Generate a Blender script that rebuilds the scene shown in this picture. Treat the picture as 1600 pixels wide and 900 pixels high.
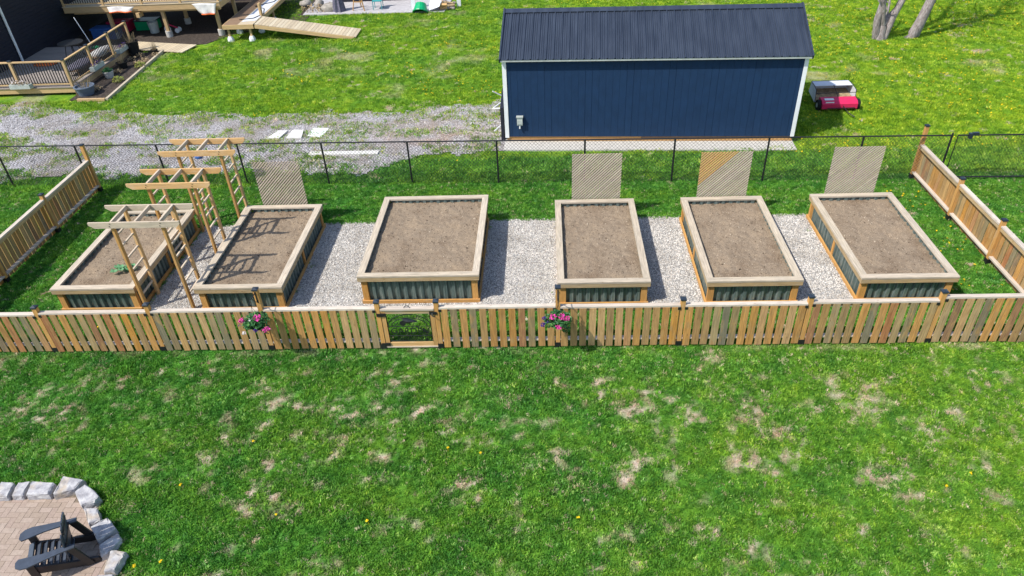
import bpy, bmesh, math, random
import numpy as np
from mathutils import Vector, Matrix
random.seed(7); rng = np.random.default_rng(11)
S = bpy.context.scene; C = S.collection
for o in list(bpy.data.objects): bpy.data.objects.remove(o)

# ------------------------------------------------------------------ camera, world, sun, exposure
cam = bpy.data.cameras.new('camera'); co = bpy.data.objects.new('camera', cam); C.objects.link(co)
cam.sensor_width = 36; cam.lens = 25.34; cam.clip_end = 2000
R = Vector((0.99861717, 0.03218332, -0.04156905)); U = Vector((0.01460704, 0.58972017, 0.80747554)); F = Vector((-0.05050135, 0.80696614, -0.58843458))
co.matrix_world = Matrix(((R.x, U.x, -F.x, 0), (R.y, U.y, -F.y, -11.293), (R.z, U.z, -F.z, 9.72), (0, 0, 0, 1)))
S.camera = co
SUN = Vector((0.66, 0.42, -1.0)).normalized()
sl = bpy.data.lights.new('sun', 'SUN'); sl.energy = 4.0; sl.angle = math.radians(0.55); sl.color = (1, 0.955, 0.88)
so = bpy.data.objects.new('sun', sl); C.objects.link(so); so.rotation_euler = SUN.to_track_quat('-Z', 'Y').to_euler(); so.location = (0, 0, 30)
W = bpy.data.worlds.new('World'); S.world = W; W.use_nodes = True
nt = W.node_tree; sky = nt.nodes.new('ShaderNodeTexSky'); sky.sky_type = 'NISHITA'; sky.sun_disc = False
el = math.asin(-SUN.z); sky.sun_elevation = el; sky.sun_rotation = math.atan2(-SUN.x, -SUN.y)
nt.links.new(sky.outputs[0], nt.nodes['Background'].inputs[0]); nt.nodes['Background'].inputs[1].default_value = 0.15
S.view_settings.view_transform = 'Standard'; S.view_settings.look = 'None'; S.view_settings.gamma = 1; S.view_settings.exposure = 0.52
S.render.engine = 'CYCLES'

# ------------------------------------------------------------------ materials
def N(t, k, **kw):
    n = t.nodes.new('ShaderNode' + k)
    for a, b in kw.items():
        if a.startswith('i_'):
            n.inputs[a[2:].replace('_', ' ')].default_value = b
        else: setattr(n, a, b)
    return n
def newmat(name, rough=.8, spec=.3, metal=0):
    m = bpy.data.materials.new(name); m.use_nodes = True; t = m.node_tree
    b = t.nodes['Principled BSDF']; b.inputs['Roughness'].default_value = rough
    b.inputs['Specular IOR Level'].default_value = spec; b.inputs['Metallic'].default_value = metal
    return m, t, b
def ramp(t, fac, cols):
    r = N(t, 'ValToRGB'); e = r.color_ramp.elements
    while len(e) < len(cols): e.new(.5)
    for i, (p, c) in enumerate(cols): e[i].position = p; e[i].color = (*c, 1)
    t.links.new(fac, r.inputs[0]); return r.outputs[0]
def mix(t, fac, a, b, kind='MIX'):
    n = N(t, 'Mix', data_type='RGBA', blend_type=kind)
    for s, v in ((0, fac), (6, a), (7, b)):
        if isinstance(v, (int, float)): n.inputs[s].default_value = v
        elif isinstance(v, tuple): n.inputs[s].default_value = (*v, 1)
        else: t.links.new(v, n.inputs[s])
    return n.outputs[2]
def math_(t, op, a, b=None, clamp=False):
    n = N(t, 'Math', operation=op, use_clamp=clamp)
    for i, v in enumerate((a, b)):
        if v is None: continue
        if isinstance(v, (int, float)): n.inputs[i].default_value = v
        else: t.links.new(v, n.inputs[i])
    return n.outputs[0]
def noise(t, vec, scale, detail=4, rough=.55):
    n = N(t, 'TexNoise'); n.inputs['Scale'].default_value = scale; n.inputs['Detail'].default_value = detail; n.inputs['Roughness'].default_value = rough
    if vec is not None: t.links.new(vec, n.inputs['Vector'])
    return n.outputs[0]
def bump(t, b, h, s=.3, d=.01):
    n = N(t, 'Bump'); n.inputs['Strength'].default_value = s; n.inputs['Distance'].default_value = d
    t.links.new(h, n.inputs['Height']); t.links.new(n.outputs[0], b.inputs['Normal'])
def objvec(t, sc=(1, 1, 1)):
    tc = N(t, 'TexCoord'); oi = N(t, 'ObjectInfo')
    mp = N(t, 'Mapping'); mp.inputs['Scale'].default_value = sc
    t.links.new(tc.outputs['Object'], mp.inputs[0])
    mu = math_(t, 'MULTIPLY', oi.outputs['Random'], 61.0)
    v = N(t, 'VectorMath', operation='ADD'); t.links.new(mp.outputs[0], v.inputs[0]); t.links.new(mu, v.inputs[1])
    return v.outputs[0], oi.outputs['Random']
def wood(name, cols, rough=.82, grain=.45, weather=None):
    """cols = per-board base colours; length of every board is its local X"""
    m, t, b = newmat(name, rough, .2)
    v, rnd = objvec(t, (1.3, 22, 22))
    g = noise(t, v, 2.2, 6, .65)
    v2, _ = objvec(t, (2.2, 5, 5)); bl = noise(t, v2, 1.7, 3)
    v3, _ = objvec(t, (2.4, 9, 9)); vo = N(t, 'TexVoronoi'); vo.inputs['Scale'].default_value = 1.5; t.links.new(v3, vo.inputs['Vector'])
    base = ramp(t, rnd, [(i / max(1, len(cols) - 1), c) for i, c in enumerate(cols)])
    if weather: base = mix(t, ramp(t, bl, [(.5, (0, 0, 0)), (.68, (.8, .8, .8))]), base, weather)
    gv = ramp(t, g, [(.3, (1 - grain,) * 3), (.7, (1.16, 1.14, 1.1))])
    c = mix(t, 1.0, base, gv, 'MULTIPLY')
    kn = ramp(t, vo.outputs['Distance'], [(.05, (.45, .36, .3)), (.12, (1, 1, 1))])
    c = mix(t, .8, c, kn, 'MULTIPLY')
    t.links.new(c, b.inputs['Base Color']); bump(t, b, g, .35, .004)
    return m
def plain(name, col, rough=.6, spec=.4, metal=0, var=.12, sc=6, bmp=.1):
    m, t, b = newmat(name, rough, spec, metal)
    v, rnd = objvec(t); n = noise(t, v, sc, 5)
    c = mix(t, 1.0, col, ramp(t, n, [(.25, (1 - var * 2,) * 3), (.75, (1 + var,) * 3)]), 'MULTIPLY')
    t.links.new(c, b.inputs['Base Color']); bump(t, b, n, bmp, .004); return m
M = {}
M['picket'] = wood('picket_wood', [(.4, .22, .08), (.56, .27, .06), (.27, .22, .12), (.5, .27, .1), (.6, .31, .09), (.2, .19, .13), (.4, .17, .07), (.56, .37, .18), (.24, .21, .13), (.48, .24, .07), (.33, .27, .15), (.55, .33, .13)], grain=.5, weather=(.44, .27, .11))
M['rail'] = wood('bleached_rail_wood', [(.54, .47, .4), (.6, .53, .45), (.5, .43, .36)], grain=.3, weather=(.47, .4, .33))
M['cap'] = wood('bed_cap_wood', [(.5, .42, .32), (.56, .48, .38), (.47, .4, .31), (.53, .45, .34)], grain=.45, weather=(.52, .45, .36))
M['trim'] = wood('bed_trim_wood', [(.42, .3, .16), (.5, .35, .18), (.43, .33, .2)], grain=.4, weather=(.45, .36, .24))
M['post'] = wood('honey_post_wood', [(.5, .26, .08), (.57, .31, .1), (.47, .27, .1)], grain=.32, weather=(.48, .3, .14))
M['bedpost'] = wood('orange_bed_post_wood', [(.52, .26, .07), (.58, .31, .1), (.48, .25, .08)], grain=.3)
M['arbor'] = wood('arbor_wood', [(.6, .35, .14), (.64, .4, .18), (.54, .33, .14)], grain=.28, weather=(.6, .42, .24))
M['arborgrey'] = wood('bleached_arbor_wood', [(.52, .43, .33), (.58, .48, .37)], grain=.28, weather=(.45, .38, .3))
M['lattice'] = wood('lattice_wood', [(.5, .42, .34), (.46, .38, .3), (.55, .46, .38), (.42, .35, .29)], grain=.3)
M['latticeorange'] = wood('fresh_lattice_wood', [(.62, .36, .14), (.56, .35, .17)], grain=.3)
M['latticeshade'] = wood('shaded_lattice_back_wood', [(.2, .16, .12), (.18, .14, .11)], grain=.3)  # slat wood darkened for the rear layer, shade between slats put into the colour
M['deckwood'] = wood('deck_wood', [(.5, .34, .17), (.55, .38, .2), (.46, .32, .17)], grain=.25)
M['deckboard'] = wood('deck_board_wood', [(.5, .42, .3), (.58, .48, .33), (.46, .38, .27), (.6, .52, .38)], grain=.25)
M['lowboard'] = wood('grey_deck_wood', [(.26, .23, .21), (.32, .28, .25)], grain=.25)
M['brownboard'] = wood('brown_board_wood', [(.22, .14, .09), (.25, .17, .11)], grain=.25)
M['skid'] = wood('skid_wood', [(.5, .28, .1), (.46, .27, .12)], grain=.2)
M['black'] = plain('black_metal', (.012, .013, .015), .45, .5)
M['cap_black'] = plain('black_post_cap', (.02, .03, .045), .35, .5)
M['navy'] = plain('navy_siding_paint', (.009, .032, .082), .7, .25, var=.08, sc=3)
M['darkhouse'] = plain('charcoal_siding', (.018, .02, .032), .6, .3)
M['white'] = plain('white_paint', (.75, .76, .76), .5, .4, var=.04)
M['canvas'] = plain('pale_canvas', (.6, .62, .66), .8, .2, var=.06)
M['red'] = plain('red_paint', (.6, .018, .09), .42, .4, var=.05)
M['concrete'] = plain('concrete', (.5, .48, .44), .9, .2, var=.12, sc=9)
M['pebwhite'] = plain('pale_slab', (.62, .6, .56), .9, .2, var=.1, sc=9)
M['greybox'] = plain('grey_plastic', (.42, .45, .42), .5, .4)
M['blue'] = plain('blue_plastic', (.03, .1, .3), .45, .4)
M['green_plastic'] = plain('green_plastic', (.0, .33, .12), .4, .4)
M['orange'] = plain('orange_plastic', (.75, .15, .03), .5, .3)
M['pink'] = plain('pink_petals', (.75, .07, .36), .6, .2, var=.2, sc=40)
M['purple'] = plain('purple_petals', (.06, .02, .2), .6, .2)
M['whitepetal'] = plain('white_petals', (.75, .7, .7), .6, .2)
M['yellow'] = plain('yellow_petals', (.8, .55, .01), .6, .2)
M['teal'] = plain('teal_plastic', (.05, .3, .32), .45, .4)
M['chair'] = plain('charcoal_chair_slats', (.05, .062, .085), .42, .5, var=.15, sc=8)
M['chairdark'] = plain('dark_brown_chair_frame', (.022, .018, .018), .45, .4)
M['pot'] = plain('grey_ceramic', (.12, .15, .2), .5, .4)
M['rubber'] = plain('black_rubber', (.015, .015, .015), .8, .2)
M['flag'] = plain('white_fabric', (.7, .68, .66), .9, .1)
M['stripe'] = plain('grey_fabric', (.16, .15, .2), .9, .1, var=.3, sc=20)
M['rock'] = plain('garden_rock', (.33, .3, .26), .9, .2, var=.25, sc=7, bmp=.5)
M['dirt'] = plain('dark_mulch', (.075, .06, .05), .95, .1, var=.4, sc=14, bmp=.8)
M['sand'] = plain('joint_sand', (.2, .16, .12), .95, .1, var=.2, sc=20)
M['stalk'] = plain('dry_stalks', (.36, .27, .16), .9, .1, var=.3, sc=10)
def leafmat(name, cols, trans=.25):
    m, t, b = newmat(name, .55, .3)
    g = N(t, 'NewGeometry'); c = ramp(t, g.outputs['Random Per Island'], [(i / (len(cols) - 1), k) for i, k in enumerate(cols)])
    t.links.new(c, b.inputs['Base Color']); b.inputs['Subsurface Weight'].default_value = 0
    tr = N(t, 'BsdfTranslucent'); t.links.new(c, tr.inputs[0]); mx = N(t, 'MixShader'); mx.inputs[0].default_value = trans
    out = t.nodes['Material Output']; t.links.new(b.outputs[0], mx.inputs[1]); t.links.new(tr.outputs[0], mx.inputs[2]); t.links.new(mx.outputs[0], out.inputs[0])
    return m
M['leaf'] = leafmat('basket_leaves', [(.025, .11, .03), (.06, .2, .05), (.035, .14, .055), (.13, .3, .07)])
M['squash'] = leafmat('squash_leaves', [(.04, .2, .06), (.1, .3, .12), (.25, .36, .22)])
M['treeleaf'] = leafmat('spring_leaves', [(.06, .12, .02), (.1, .18, .03), (.13, .2, .04)])
M['conifer'] = leafmat('shrub_leaves', [(.2, .28, .05), (.3, .3, .06), (.14, .17, .05)])
# corrugated metal
m, t, b = newmat('corrugated_green_metal', .42, .5, .35); v, rnd = objvec(t, (14, 14, .9))
n = noise(t, v, 1.6, 5, .7); c = ramp(t, n, [(.3, (.05, .08, .085)), (.45, (.11, .155, .15)), (.6, (.2, .245, .23)), (.74, (.38, .39, .35))])
t.links.new(c, b.inputs['Base Color']); M['corr'] = m
m, t, b = newmat('navy_roof_metal', .38, .5, .25); v, rnd = objvec(t, (3, .5, .5)); n = noise(t, v, 2, 5)
t.links.new(ramp(t, n, [(.3, (.03, .04, .062)), (.7, (.052, .066, .095))]), b.inputs['Base Color']); M['roof'] = m
# soil
m, t, b = newmat('bed_soil', .95, .1); tc = N(t, 'TexCoord'); P = tc.outputs['Object']
n1 = noise(t, P, 55, 8, .75); n2 = noise(t, P, 1.6, 4)
c = ramp(t, n1, [(.3, (.088, .066, .046)), (.45, (.225, .17, .117)), (.58, (.318, .248, .176)), (.72, (.48, .4, .295))])
c = mix(t, 1, c, ramp(t, n2, [(.3, (.78, .74, .71)), (.5, (1, 1, 1)), (.7, (1.12, 1.1, 1.06))]), 'MULTIPLY')
t.links.new(c, b.inputs['Base Color']); bump(t, b, n1, .9, .02); M['soil'] = m
# gravel
def gravelbase(name, lo, mid, hi, sc=45):
    m, t, b = newmat(name, .95, .15); g = N(t, 'NewGeometry'); P = g.outputs['Position']
    vo = N(t, 'TexVoronoi'); vo.inputs['Scale'].default_value = sc; t.links.new(P, vo.inputs['Vector'])
    c = ramp(t, vo.outputs['Color'], [(.1, lo), (.5, mid), (.9, hi)])
    st = noise(t, P, .55, 5, .6)
    if name.startswith('drive'):
        at = N(t, 'Attribute', attribute_name='stain'); 
        c = mix(t, math_(t, 'MULTIPLY', at.outputs['Fac'], .75), c, (.36, .22, .13))
        c = mix(t, ramp(t, st, [(.46, (0, 0, 0)), (.64, (.75, .75, .75))]), c, (.3, .26, .22))
    c = mix(t, 1, c, ramp(t, vo.outputs['Distance'], [(.2, (1.05,) * 3), (.75, (.45,) * 3)]), 'MULTIPLY')
    t.links.new(c, b.inputs['Base Color']); bump(t, b, math_(t, 'MULTIPLY', vo.outputs['Distance'], -1), .8, .02); return m
M['gravel'] = gravelbase('gravel_base', (.3, .29, .27), (.5, .48, .45), (.7, .68, .65))
M['drive'] = gravelbase('drive_gravel_base', (.28, .26, .27), (.45, .43, .44), (.68, .66, .68), 30)
m, t, b = newmat('pebbles', .8, .25); oi = N(t, 'ObjectInfo')
t.links.new(ramp(t, oi.outputs['Random'], [(0, (.18, .16, .145)), (.2, (.46, .42, .375)), (.5, (.65, .605, .55)), (.85, (.8, .765, .71)), (1, (.47, .4, .33))]), b.inputs['Base Color']); M['pebble'] = m
q_ = ramp(t, noise(t, oi.outputs['Location'], 1.1, 5, .6), [(.35, (.72, .7, .67)), (.55, (1, 1, 1))]); l_ = b.inputs['Base Color'].links[0].from_socket; t.links.new(mix(t, 1, l_, q_, 'MULTIPLY'), b.inputs['Base Color'])
m, t, b = newmat('drive_pebbles', .85, .2); oi = N(t, 'ObjectInfo'); at = N(t, 'Attribute', attribute_name='stain', attribute_type='INSTANCER')
c = ramp(t, oi.outputs['Random'], [(0, (.17, .155, .15)), (.3, (.33, .31, .3)), (.7, (.5, .475, .465)), (1, (.7, .675, .66))])
c = mix(t, math_(t, 'MULTIPLY', at.outputs['Fac'], .6), c, (.42, .25, .14)); c = mix(t, math_(t, 'MULTIPLY', ramp(t, noise(t, oi.outputs['Location'], .55, 5, .6), [(.46, (0, 0, 0)), (.64, (.8, .8, .8))]), .8), c, (.3, .25, .2)); t.links.new(c, b.inputs['Base Color']); M['drivepeb'] = m
m, t, b = newmat('soil_clods', .95, .1); oi = N(t, 'ObjectInfo')
t.links.new(ramp(t, oi.outputs['Random'], [(0, (.05, .035, .025)), (.4, (.16, .12, .085)), (.8, (.32, .25, .18)), (1, (.5, .42, .32))]), b.inputs['Base Color']); M['clod'] = m
# border stone
m, t, b = newmat('border_stone', .85, .25); v, rnd = objvec(t); n = noise(t, v, 9, 7, .65); n2 = noise(t, v, 3, 3)
c = ramp(t, n, [(.3, (.22, .21, .22)), (.5, (.36, .35, .36)), (.65, (.48, .47, .46))]); c = mix(t, ramp(t, n2, [(.52, (0, 0, 0)), (.68, (.6, .6, .6))]), c, (.44, .34, .22))
t.links.new(c, b.inputs['Base Color']); bump(t, b, n, .6, .02); M['stone'] = m
m, t, b = newmat('paver', .85, .2); v, rnd = objvec(t); n = noise(t, v, 30, 5, .6)
c = ramp(t, rnd, [(0, (.29, .225, .175)), (.35, (.33, .255, .2)), (.6, (.31, .235, .19)), (.85, (.36, .285, .23)), (1, (.32, .24, .2))])
c = mix(t, 1, c, ramp(t, n, [(.3, (.85,) * 3), (.7, (1.12,) * 3)]), 'MULTIPLY'); t.links.new(c, b.inputs['Base Color']); bump(t, b, n, .3, .004); M['paver'] = m
m, t, b = newmat('tree_bark', .9, .15); v, rnd = objvec(t, (9, 9, 2)); n = noise(t, v, 2.5, 7, .7)
t.links.new(ramp(t, n, [(.3, (.1, .08, .075)), (.5, (.27, .23, .22)), (.7, (.44, .4, .39))]), b.inputs['Base Color']); bump(t, b, n, .9, .04); M['bark'] = m
m, t, b = newmat('far_patio_pavers', .9, .2); tc = N(t, 'TexCoord'); br = N(t, 'TexBrick'); t.links.new(tc.outputs['Object'], br.inputs[0])
br.inputs['Scale'].default_value = 3; br.inputs['Color1'].default_value = (.5, .48, .48, 1); br.inputs['Color2'].default_value = (.38, .36, .37, 1); br.inputs['Mortar'].default_value = (.25, .24, .24, 1); br.inputs['Mortar Size'].default_value = .02
t.links.new(br.outputs[0], b.inputs['Base Color']); M['farpaver'] = m

# grass: same colour recipe for the sheet and the tufts
def grasscol(t, P, tint, dry, lift=1.0, rnd=None):
    n1 = noise(t, P, .9, 5, .6); n2 = noise(t, P, 5.5, 4, .6); n4 = noise(t, P, 1.7, 3, .55)
    a = mix(t, n1, (.045, .2, .024), (.105, .32, .04))
    y = mix(t, n1, (.14, .31, .014), (.27, .41, .025))
    c = mix(t, tint, a, y)
    c = mix(t, 1, c, ramp(t, n2, [(.3, (.6, .68, .7)), (.5, (1, 1, 1)), (.7, (1.35, 1.22, 1.15))]), 'MULTIPLY')
    c = mix(t, 1, c, ramp(t, n4, [(.34, (.7, .82, .95)), (.5, (1, 1, 1)), (.66, (1.25, 1.1, 1.08))]), 'MULTIPLY')
    if rnd is not None:
        c = mix(t, 1, c, ramp(t, rnd, [(0, (.5, .6, .7)), (.3, (.86, .9, .94)), (.6, (1.1, 1.05, 1.05)), (.9, (1.6, 1.35, 1.6)), (1, (3.0, 1.9, 4.5))]), 'MULTIPLY')
    n3 = noise(t, P, 2.7, 3); n3r = ramp(t, n3, [(.35, (.46, .35, .24)), (.65, (.72, .59, .47))])
    return mix(t, dry, c, n3r)
m, t, b = newmat('lawn_ground', .95, .1); g = N(t, 'NewGeometry'); P = g.outputs['Position']
ti = N(t, 'Attribute', attribute_name='tint'); dr = N(t, 'Attribute', attribute_name='dry')
fn = noise(t, P, 38, 5, .7)
c = grasscol(t, P, ti.outputs['Fac'], dr.outputs['Fac'])
c = mix(t, 1, c, ramp(t, fn, [(.3, (.45,) * 3), (.7, (1.25,) * 3)]), 'MULTIPLY')
t.links.new(c, b.inputs['Base Color']); bump(t, b, fn, .9, .05); M['lawn'] = m
m, t, b = newmat('grass_blades', .6, .2); oi = N(t, 'ObjectInfo')
ti = N(t, 'Attribute', attribute_name='tint', attribute_type='INSTANCER'); dr = N(t, 'Attribute', attribute_name='dry', attribute_type='INSTANCER')
c = grasscol(t, oi.outputs['Location'], ti.outputs['Fac'], dr.outputs['Fac'], rnd=oi.outputs['Random'])
gg = N(t, 'NewGeometry'); c = mix(t, 1, c, ramp(t, gg.outputs['Random Per Island'], [(0, (.62, .7, .62)), (1, (1.5, 1.35, 1.35))]), 'MULTIPLY')
t.links.new(c, b.inputs['Base Color']); tr = N(t, 'BsdfTranslucent'); t.links.new(c, tr.inputs[0]); mx = N(t, 'MixShader'); mx.inputs[0].default_value = .35
t.links.new(b.outputs[0], mx.inputs[1]); t.links.new(tr.outputs[0], mx.inputs[2]); t.links.new(mx.outputs[0], t.nodes['Material Output'].inputs[0]); M['blade'] = m

# ------------------------------------------------------------------ object helpers
def thing(name, label, cat, loc=(0, 0, 0), group=None, rz=0):
    o = bpy.data.objects.new(name, None); C.objects.link(o); o.location = loc; o.rotation_euler = (0, 0, rz); o.empty_display_size = .2
    o['label'] = label; o['category'] = cat
    if group: o['group'] = group
    return o
def tag(o, label, cat, group=None):
    o['label'] = label; o['category'] = cat
    if group: o['group'] = group
    return o
def obj(name, me, mt=None, parent=None, loc=(0, 0, 0), rot=None):
    o = bpy.data.objects.new(name, me); C.objects.link(o)
    if mt is not None and not me.materials: me.materials.append(mt)
    if parent: o.parent = parent
    o.location = loc
    if rot is not None: o.rotation_euler = rot
    return o
def mesh(name, V, Fs, mt=None, smooth=False):
    me = bpy.data.meshes.new(name); me.from_pydata([tuple(map(float, v)) for v in V], [], Fs); 
    if mt is not None: me.materials.append(mt)
    if smooth: me.polygons.foreach_set('use_smooth', [True] * len(me.polygons))
    me.update(); return me
cache = {}
BF = [(0, 3, 2, 1), (4, 5, 6, 7), (0, 1, 5, 4), (1, 2, 6, 5), (2, 3, 7, 6), (3, 0, 4, 7)]
def boxmesh(l, w, h, mt):
    k = (round(l, 3), round(w, 3), round(h, 3), mt.name)
    if k not in cache:
        a, b, c = l / 2, w / 2, h / 2
        cache[k] = mesh('box', [(-a, -b, -c), (a, -b, -c), (a, b, -c), (-a, b, -c), (-a, -b, c), (a, -b, c), (a, b, c), (-a, b, c)], BF, mt)
    return cache[k]
def board(name, parent, p0, p1, w, h, mt, up=(0, 0, 1), roll=0):
    """a board from p0 to p1: w across, h along up; local X is its length"""
    p0 = Vector(p0); p1 = Vector(p1); d = p1 - p0; l = d.length; x = d.normalized(); up = Vector(up)
    if abs(x.dot(up)) > .98: up = Vector((0, -1, 0))
    y = up.cross(x).normalized(); z = x.cross(y)
    o = obj(name, boxmesh(l, w, h, M[mt] if isinstance(mt, str) else mt), None, parent)
    mw = Matrix((x, y, z)).transposed().to_4x4(); mw.translation = (p0 + p1) / 2
    if roll: mw = mw @ Matrix.Rotation(roll, 4, 'X')
    o.matrix_local = mw if parent else mw
    if not parent: o.matrix_world = mw
    return o
def block(name, parent, x0, x1, y0, y1, z0, z1, mt):
    """axis aligned; length taken along the longest side"""
    L = [x1 - x0, y1 - y0, z1 - z0]; k = L.index(max(L)); cx, cy, cz = (x0 + x1) / 2, (y0 + y1) / 2, (z0 + z1) / 2
    if k == 0: return board(name, parent, (x0, cy, cz), (x1, cy, cz), L[1], L[2], mt)
    if k == 1: return board(name, parent, (cx, y0, cz), (cx, y1, cz), L[0], L[2], mt)
    return board(name, parent, (cx, cy, z0), (cx, cy, z1), L[0], L[1], mt, up=(0, -1, 0))
class MB:
    def __init__(s): s.V = []; s.F = []
    def add(s, V, Fs):
        n = len(s.V); s.V += [tuple(v) for v in V]; s.F += [tuple(n + i for i in f) for f in Fs]
    def box(s, x0, x1, y0, y1, z0, z1):
        s.add([(x0, y0, z0), (x1, y0, z0), (x1, y1, z0), (x0, y1, z0), (x0, y0, z1), (x1, y0, z1), (x1, y1, z1), (x0, y1, z1)], BF)
    def tube(s, pts, rad, n=6, cap=True):
        pts = [Vector(p) for p in pts]; rad = rad if isinstance(rad, (list, tuple)) else [rad] * len(pts); V = []
        for i, p in enumerate(pts):
            d = (pts[min(i + 1, len(pts) - 1)] - pts[max(i - 1, 0)]).normalized(); a = Vector((0, 0, 1)) if abs(d.z) < .9 else Vector((0, 1, 0))
            x = a.cross(d).normalized(); y = d.cross(x)
            for k in range(n):
                q = 2 * math.pi * k / n; V.append(p + (x * math.cos(q) + y * math.sin(q)) * rad[i])
        Fs = [(i * n + k, i * n + (k + 1) % n, (i + 1) * n + (k + 1) % n, (i + 1) * n + k) for i in range(len(pts) - 1) for k in range(n)]
        if cap: Fs += [tuple(range(n))[::-1], tuple((len(pts) - 1) * n + k for k in range(n))]
        s.add(V, Fs)
    def lathe(s, prof, n=16, c=(0, 0, 0)):
        V = [(c[0] + r * math.cos(2 * math.pi * k / n), c[1] + r * math.sin(2 * math.pi * k / n), c[2] + z) for r, z in prof for k in range(n)]
        s.add(V, [(i * n + k, i * n + (k + 1) % n, (i + 1) * n + (k + 1) % n, (i + 1) * n + k) for i in range(len(prof) - 1) for k in range(n)])
    def prism(s, poly, z0, z1):
        n = len(poly); s.add([(x, y, z0) for x, y in poly] + [(x, y, z1) for x, y in poly], [tuple(range(n))[::-1], tuple(range(n, 2 * n))] + [(i, (i + 1) % n, n + (i + 1) % n, n + i) for i in range(n)])
    def build(s, name, mt, parent=None, loc=(0, 0, 0), smooth=False):
        return obj(name, mesh(name, s.V, s.F, M[mt] if isinstance(mt, str) else mt, smooth), None, parent, loc)
def blob(name, mt, parent, loc, rad, seed=0, sub=2, amp=.18, flat=None):
    bm = bmesh.new(); bmesh.ops.create_icosphere(bm, subdivisions=sub, radius=1); r = random.Random(seed); ph = [r.uniform(0, 6) for _ in range(6)]
    for v in bm.verts:
        p = v.co; k = 1 + amp * (math.sin(3 * p.x + ph[0]) + math.sin(3.3 * p.y + ph[1]) + math.sin(2.7 * p.z + ph[2]) + .5 * math.sin(7 * p.x + ph[3]) * math.sin(6 * p.y + ph[4])) / 2
        v.co = Vector((p.x * rad[0], p.y * rad[1], p.z * rad[2])) * k
    me = bpy.data.meshes.new(name); bm.to_mesh(me); bm.free(); me.materials.append(M[mt]); me.polygons.foreach_set('use_smooth', [True] * len(me.polygons))
    return obj(name, me, None, parent, loc)
def leaves(mb, c, rad, n, size, seed=0, low=0.0, up=.5):
    r = random.Random(seed)
    for _ in range(n):
        while True:
            p = Vector((r.uniform(-1, 1), r.uniform(-1, 1), r.uniform(-1, 1)))
            if low < p.length < 1: break
        q = Vector((c[0] + p.x * rad[0], c[1] + p.y * rad[1], c[2] + p.z * rad[2])); s = size * r.uniform(.6, 1.3)
        nrm = (Vector((r.gauss(0, 1), r.gauss(0, 1), r.gauss(0, 1))) + Vector((0, 0, up * 3))).normalized(); a = nrm.orthogonal().normalized(); a.rotate(Matrix.Rotation(r.uniform(0, 6.3), 3, nrm)); b_ = nrm.cross(a)
        mb.add([q - a * s, q + b_ * s * .55 + nrm * s * .1, q + a * s, q - b_ * s * .55 + nrm * s * .1], [(0, 1, 2, 3)])

# ------------------------------------------------------------------ value noise for masks
_tab = rng.random((512, 512))
def vn(x, y):
    xi = np.floor(x).astype(int); yi = np.floor(y).astype(int); fx = x - xi; fy = y - yi; fx = fx * fx * (3 - 2 * fx); fy = fy * fy * (3 - 2 * fy)
    g = lambda i, j: _tab[i % 512, j % 512]
    return (g(xi, yi) * (1 - fx) + g(xi + 1, yi) * fx) * (1 - fy) + (g(xi, yi + 1) * (1 - fx) + g(xi + 1, yi + 1) * fx) * fy
def fbm(x, y, s=1, o=4):
    v = 0; a = .5; tot = 0
    for k in range(o): v = v + a * vn(x * s + 17.3 * k, y * s + 9.1 * k); tot += a; a *= .55; s *= 2.1
    return v / tot
PATCH = [(-10.38, -1.86, 0.39), (-9.69, -1.73, 0.28), (-8.93, -2.07, 0.25), (-9.22, -1.65, 0.25), (-9.67, -1.98, 0.25), (-8.41, -1.6, 0.19), (-5.95, -2.45, 0.12), (-9.0, -1.21, 0.19), (-10.37, -0.54, 0.11), (-3.24, -1.78, 0.36), (-3.57, -1.94, 0.31), (-4.34, -1.81, 0.22), (-2.4, -1.71, 0.31), (-5.25, -1.63, 0.17), (-3.92, -2.02, 0.22), (-3.91, -2.89, 0.12), (-2.92, -2.9, 0.11), (-4.99, -3.76, 0.19), (-4.68, -3.8, 0.17), (-6.0, -2.48, 0.11), (1.66, -1.74, 0.31), (2.58, -1.83, 0.14), (3.23, -1.51, 0.22), (3.41, -1.76, 0.25), (3.85, -1.84, 0.22), (3.67, -1.64, 0.22), (4.11, -2.39, 0.22), (2.92, -3.03, 0.11), (3.54, -3.1, 0.28), (1.22, -3.33, 0.14), (-0.01, -2.95, 0.22), (0.53, -3.23, 0.14), (5.26, -3.31, 0.22), (5.65, -3.37, 0.22), (5.96, -3.59, 0.19), (7.24, -2.55, 0.12), (4.82, -1.85, 0.17), (5.5, -1.86, 0.22), (5.76, -1.61, 0.25), (5.92, -1.86, 0.19), (6.39, -2.13, 0.17), (-0.41, -2.31, 0.08), (-2.12, -2.04, 0.1), (-6.13, -2.93, 0.11), (-7.1, -0.58, 0.14), (-2.58, -1.31, 0.11), (-2.1, -1.19, 0.11), (0.13, -1.13, 0.1), (0.66, -1.68, 0.11), (3.91, -1.08, 0.08), (5.35, -1.1, 0.14), (7.57, -0.86, 0.08), (2.89, -0.71, 0.19), (0.44, -4.07, 0.12), (2.95, -4.75, 0.14), (-9.27, -2.77, 0.14), (-9.4, -1.2, 0.14), (-7.11, -2.4, 0.1), (-8.52, -0.85, 0.11), (7.25, -2.1, 0.19), (8.08, -2.19, 0.19), (-1.02, -2.73, 0.08), (-1.3, -3.56, 0.11), (4.28, -2.75, 0.11), (6.37, -1.2, 0.11), (7.75, -2.63, 0.11), (1.76, -3.69, 0.12), (2.4, -1.5, 0.14), (1.12, -1.82, 0.12), (-5.3, 12.95, .3), (-16.3, 17.5, .4), (11.5, 22.5, .5), (16.5, 17.1, .35), (9.4, 19.2, .3), (17.6, 20.3, .3), (-14.3, 19.6, .3), (9.6, 9.8, .2), (-7.5, 21.6, .3), (11.2, 24, .5)]
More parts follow.
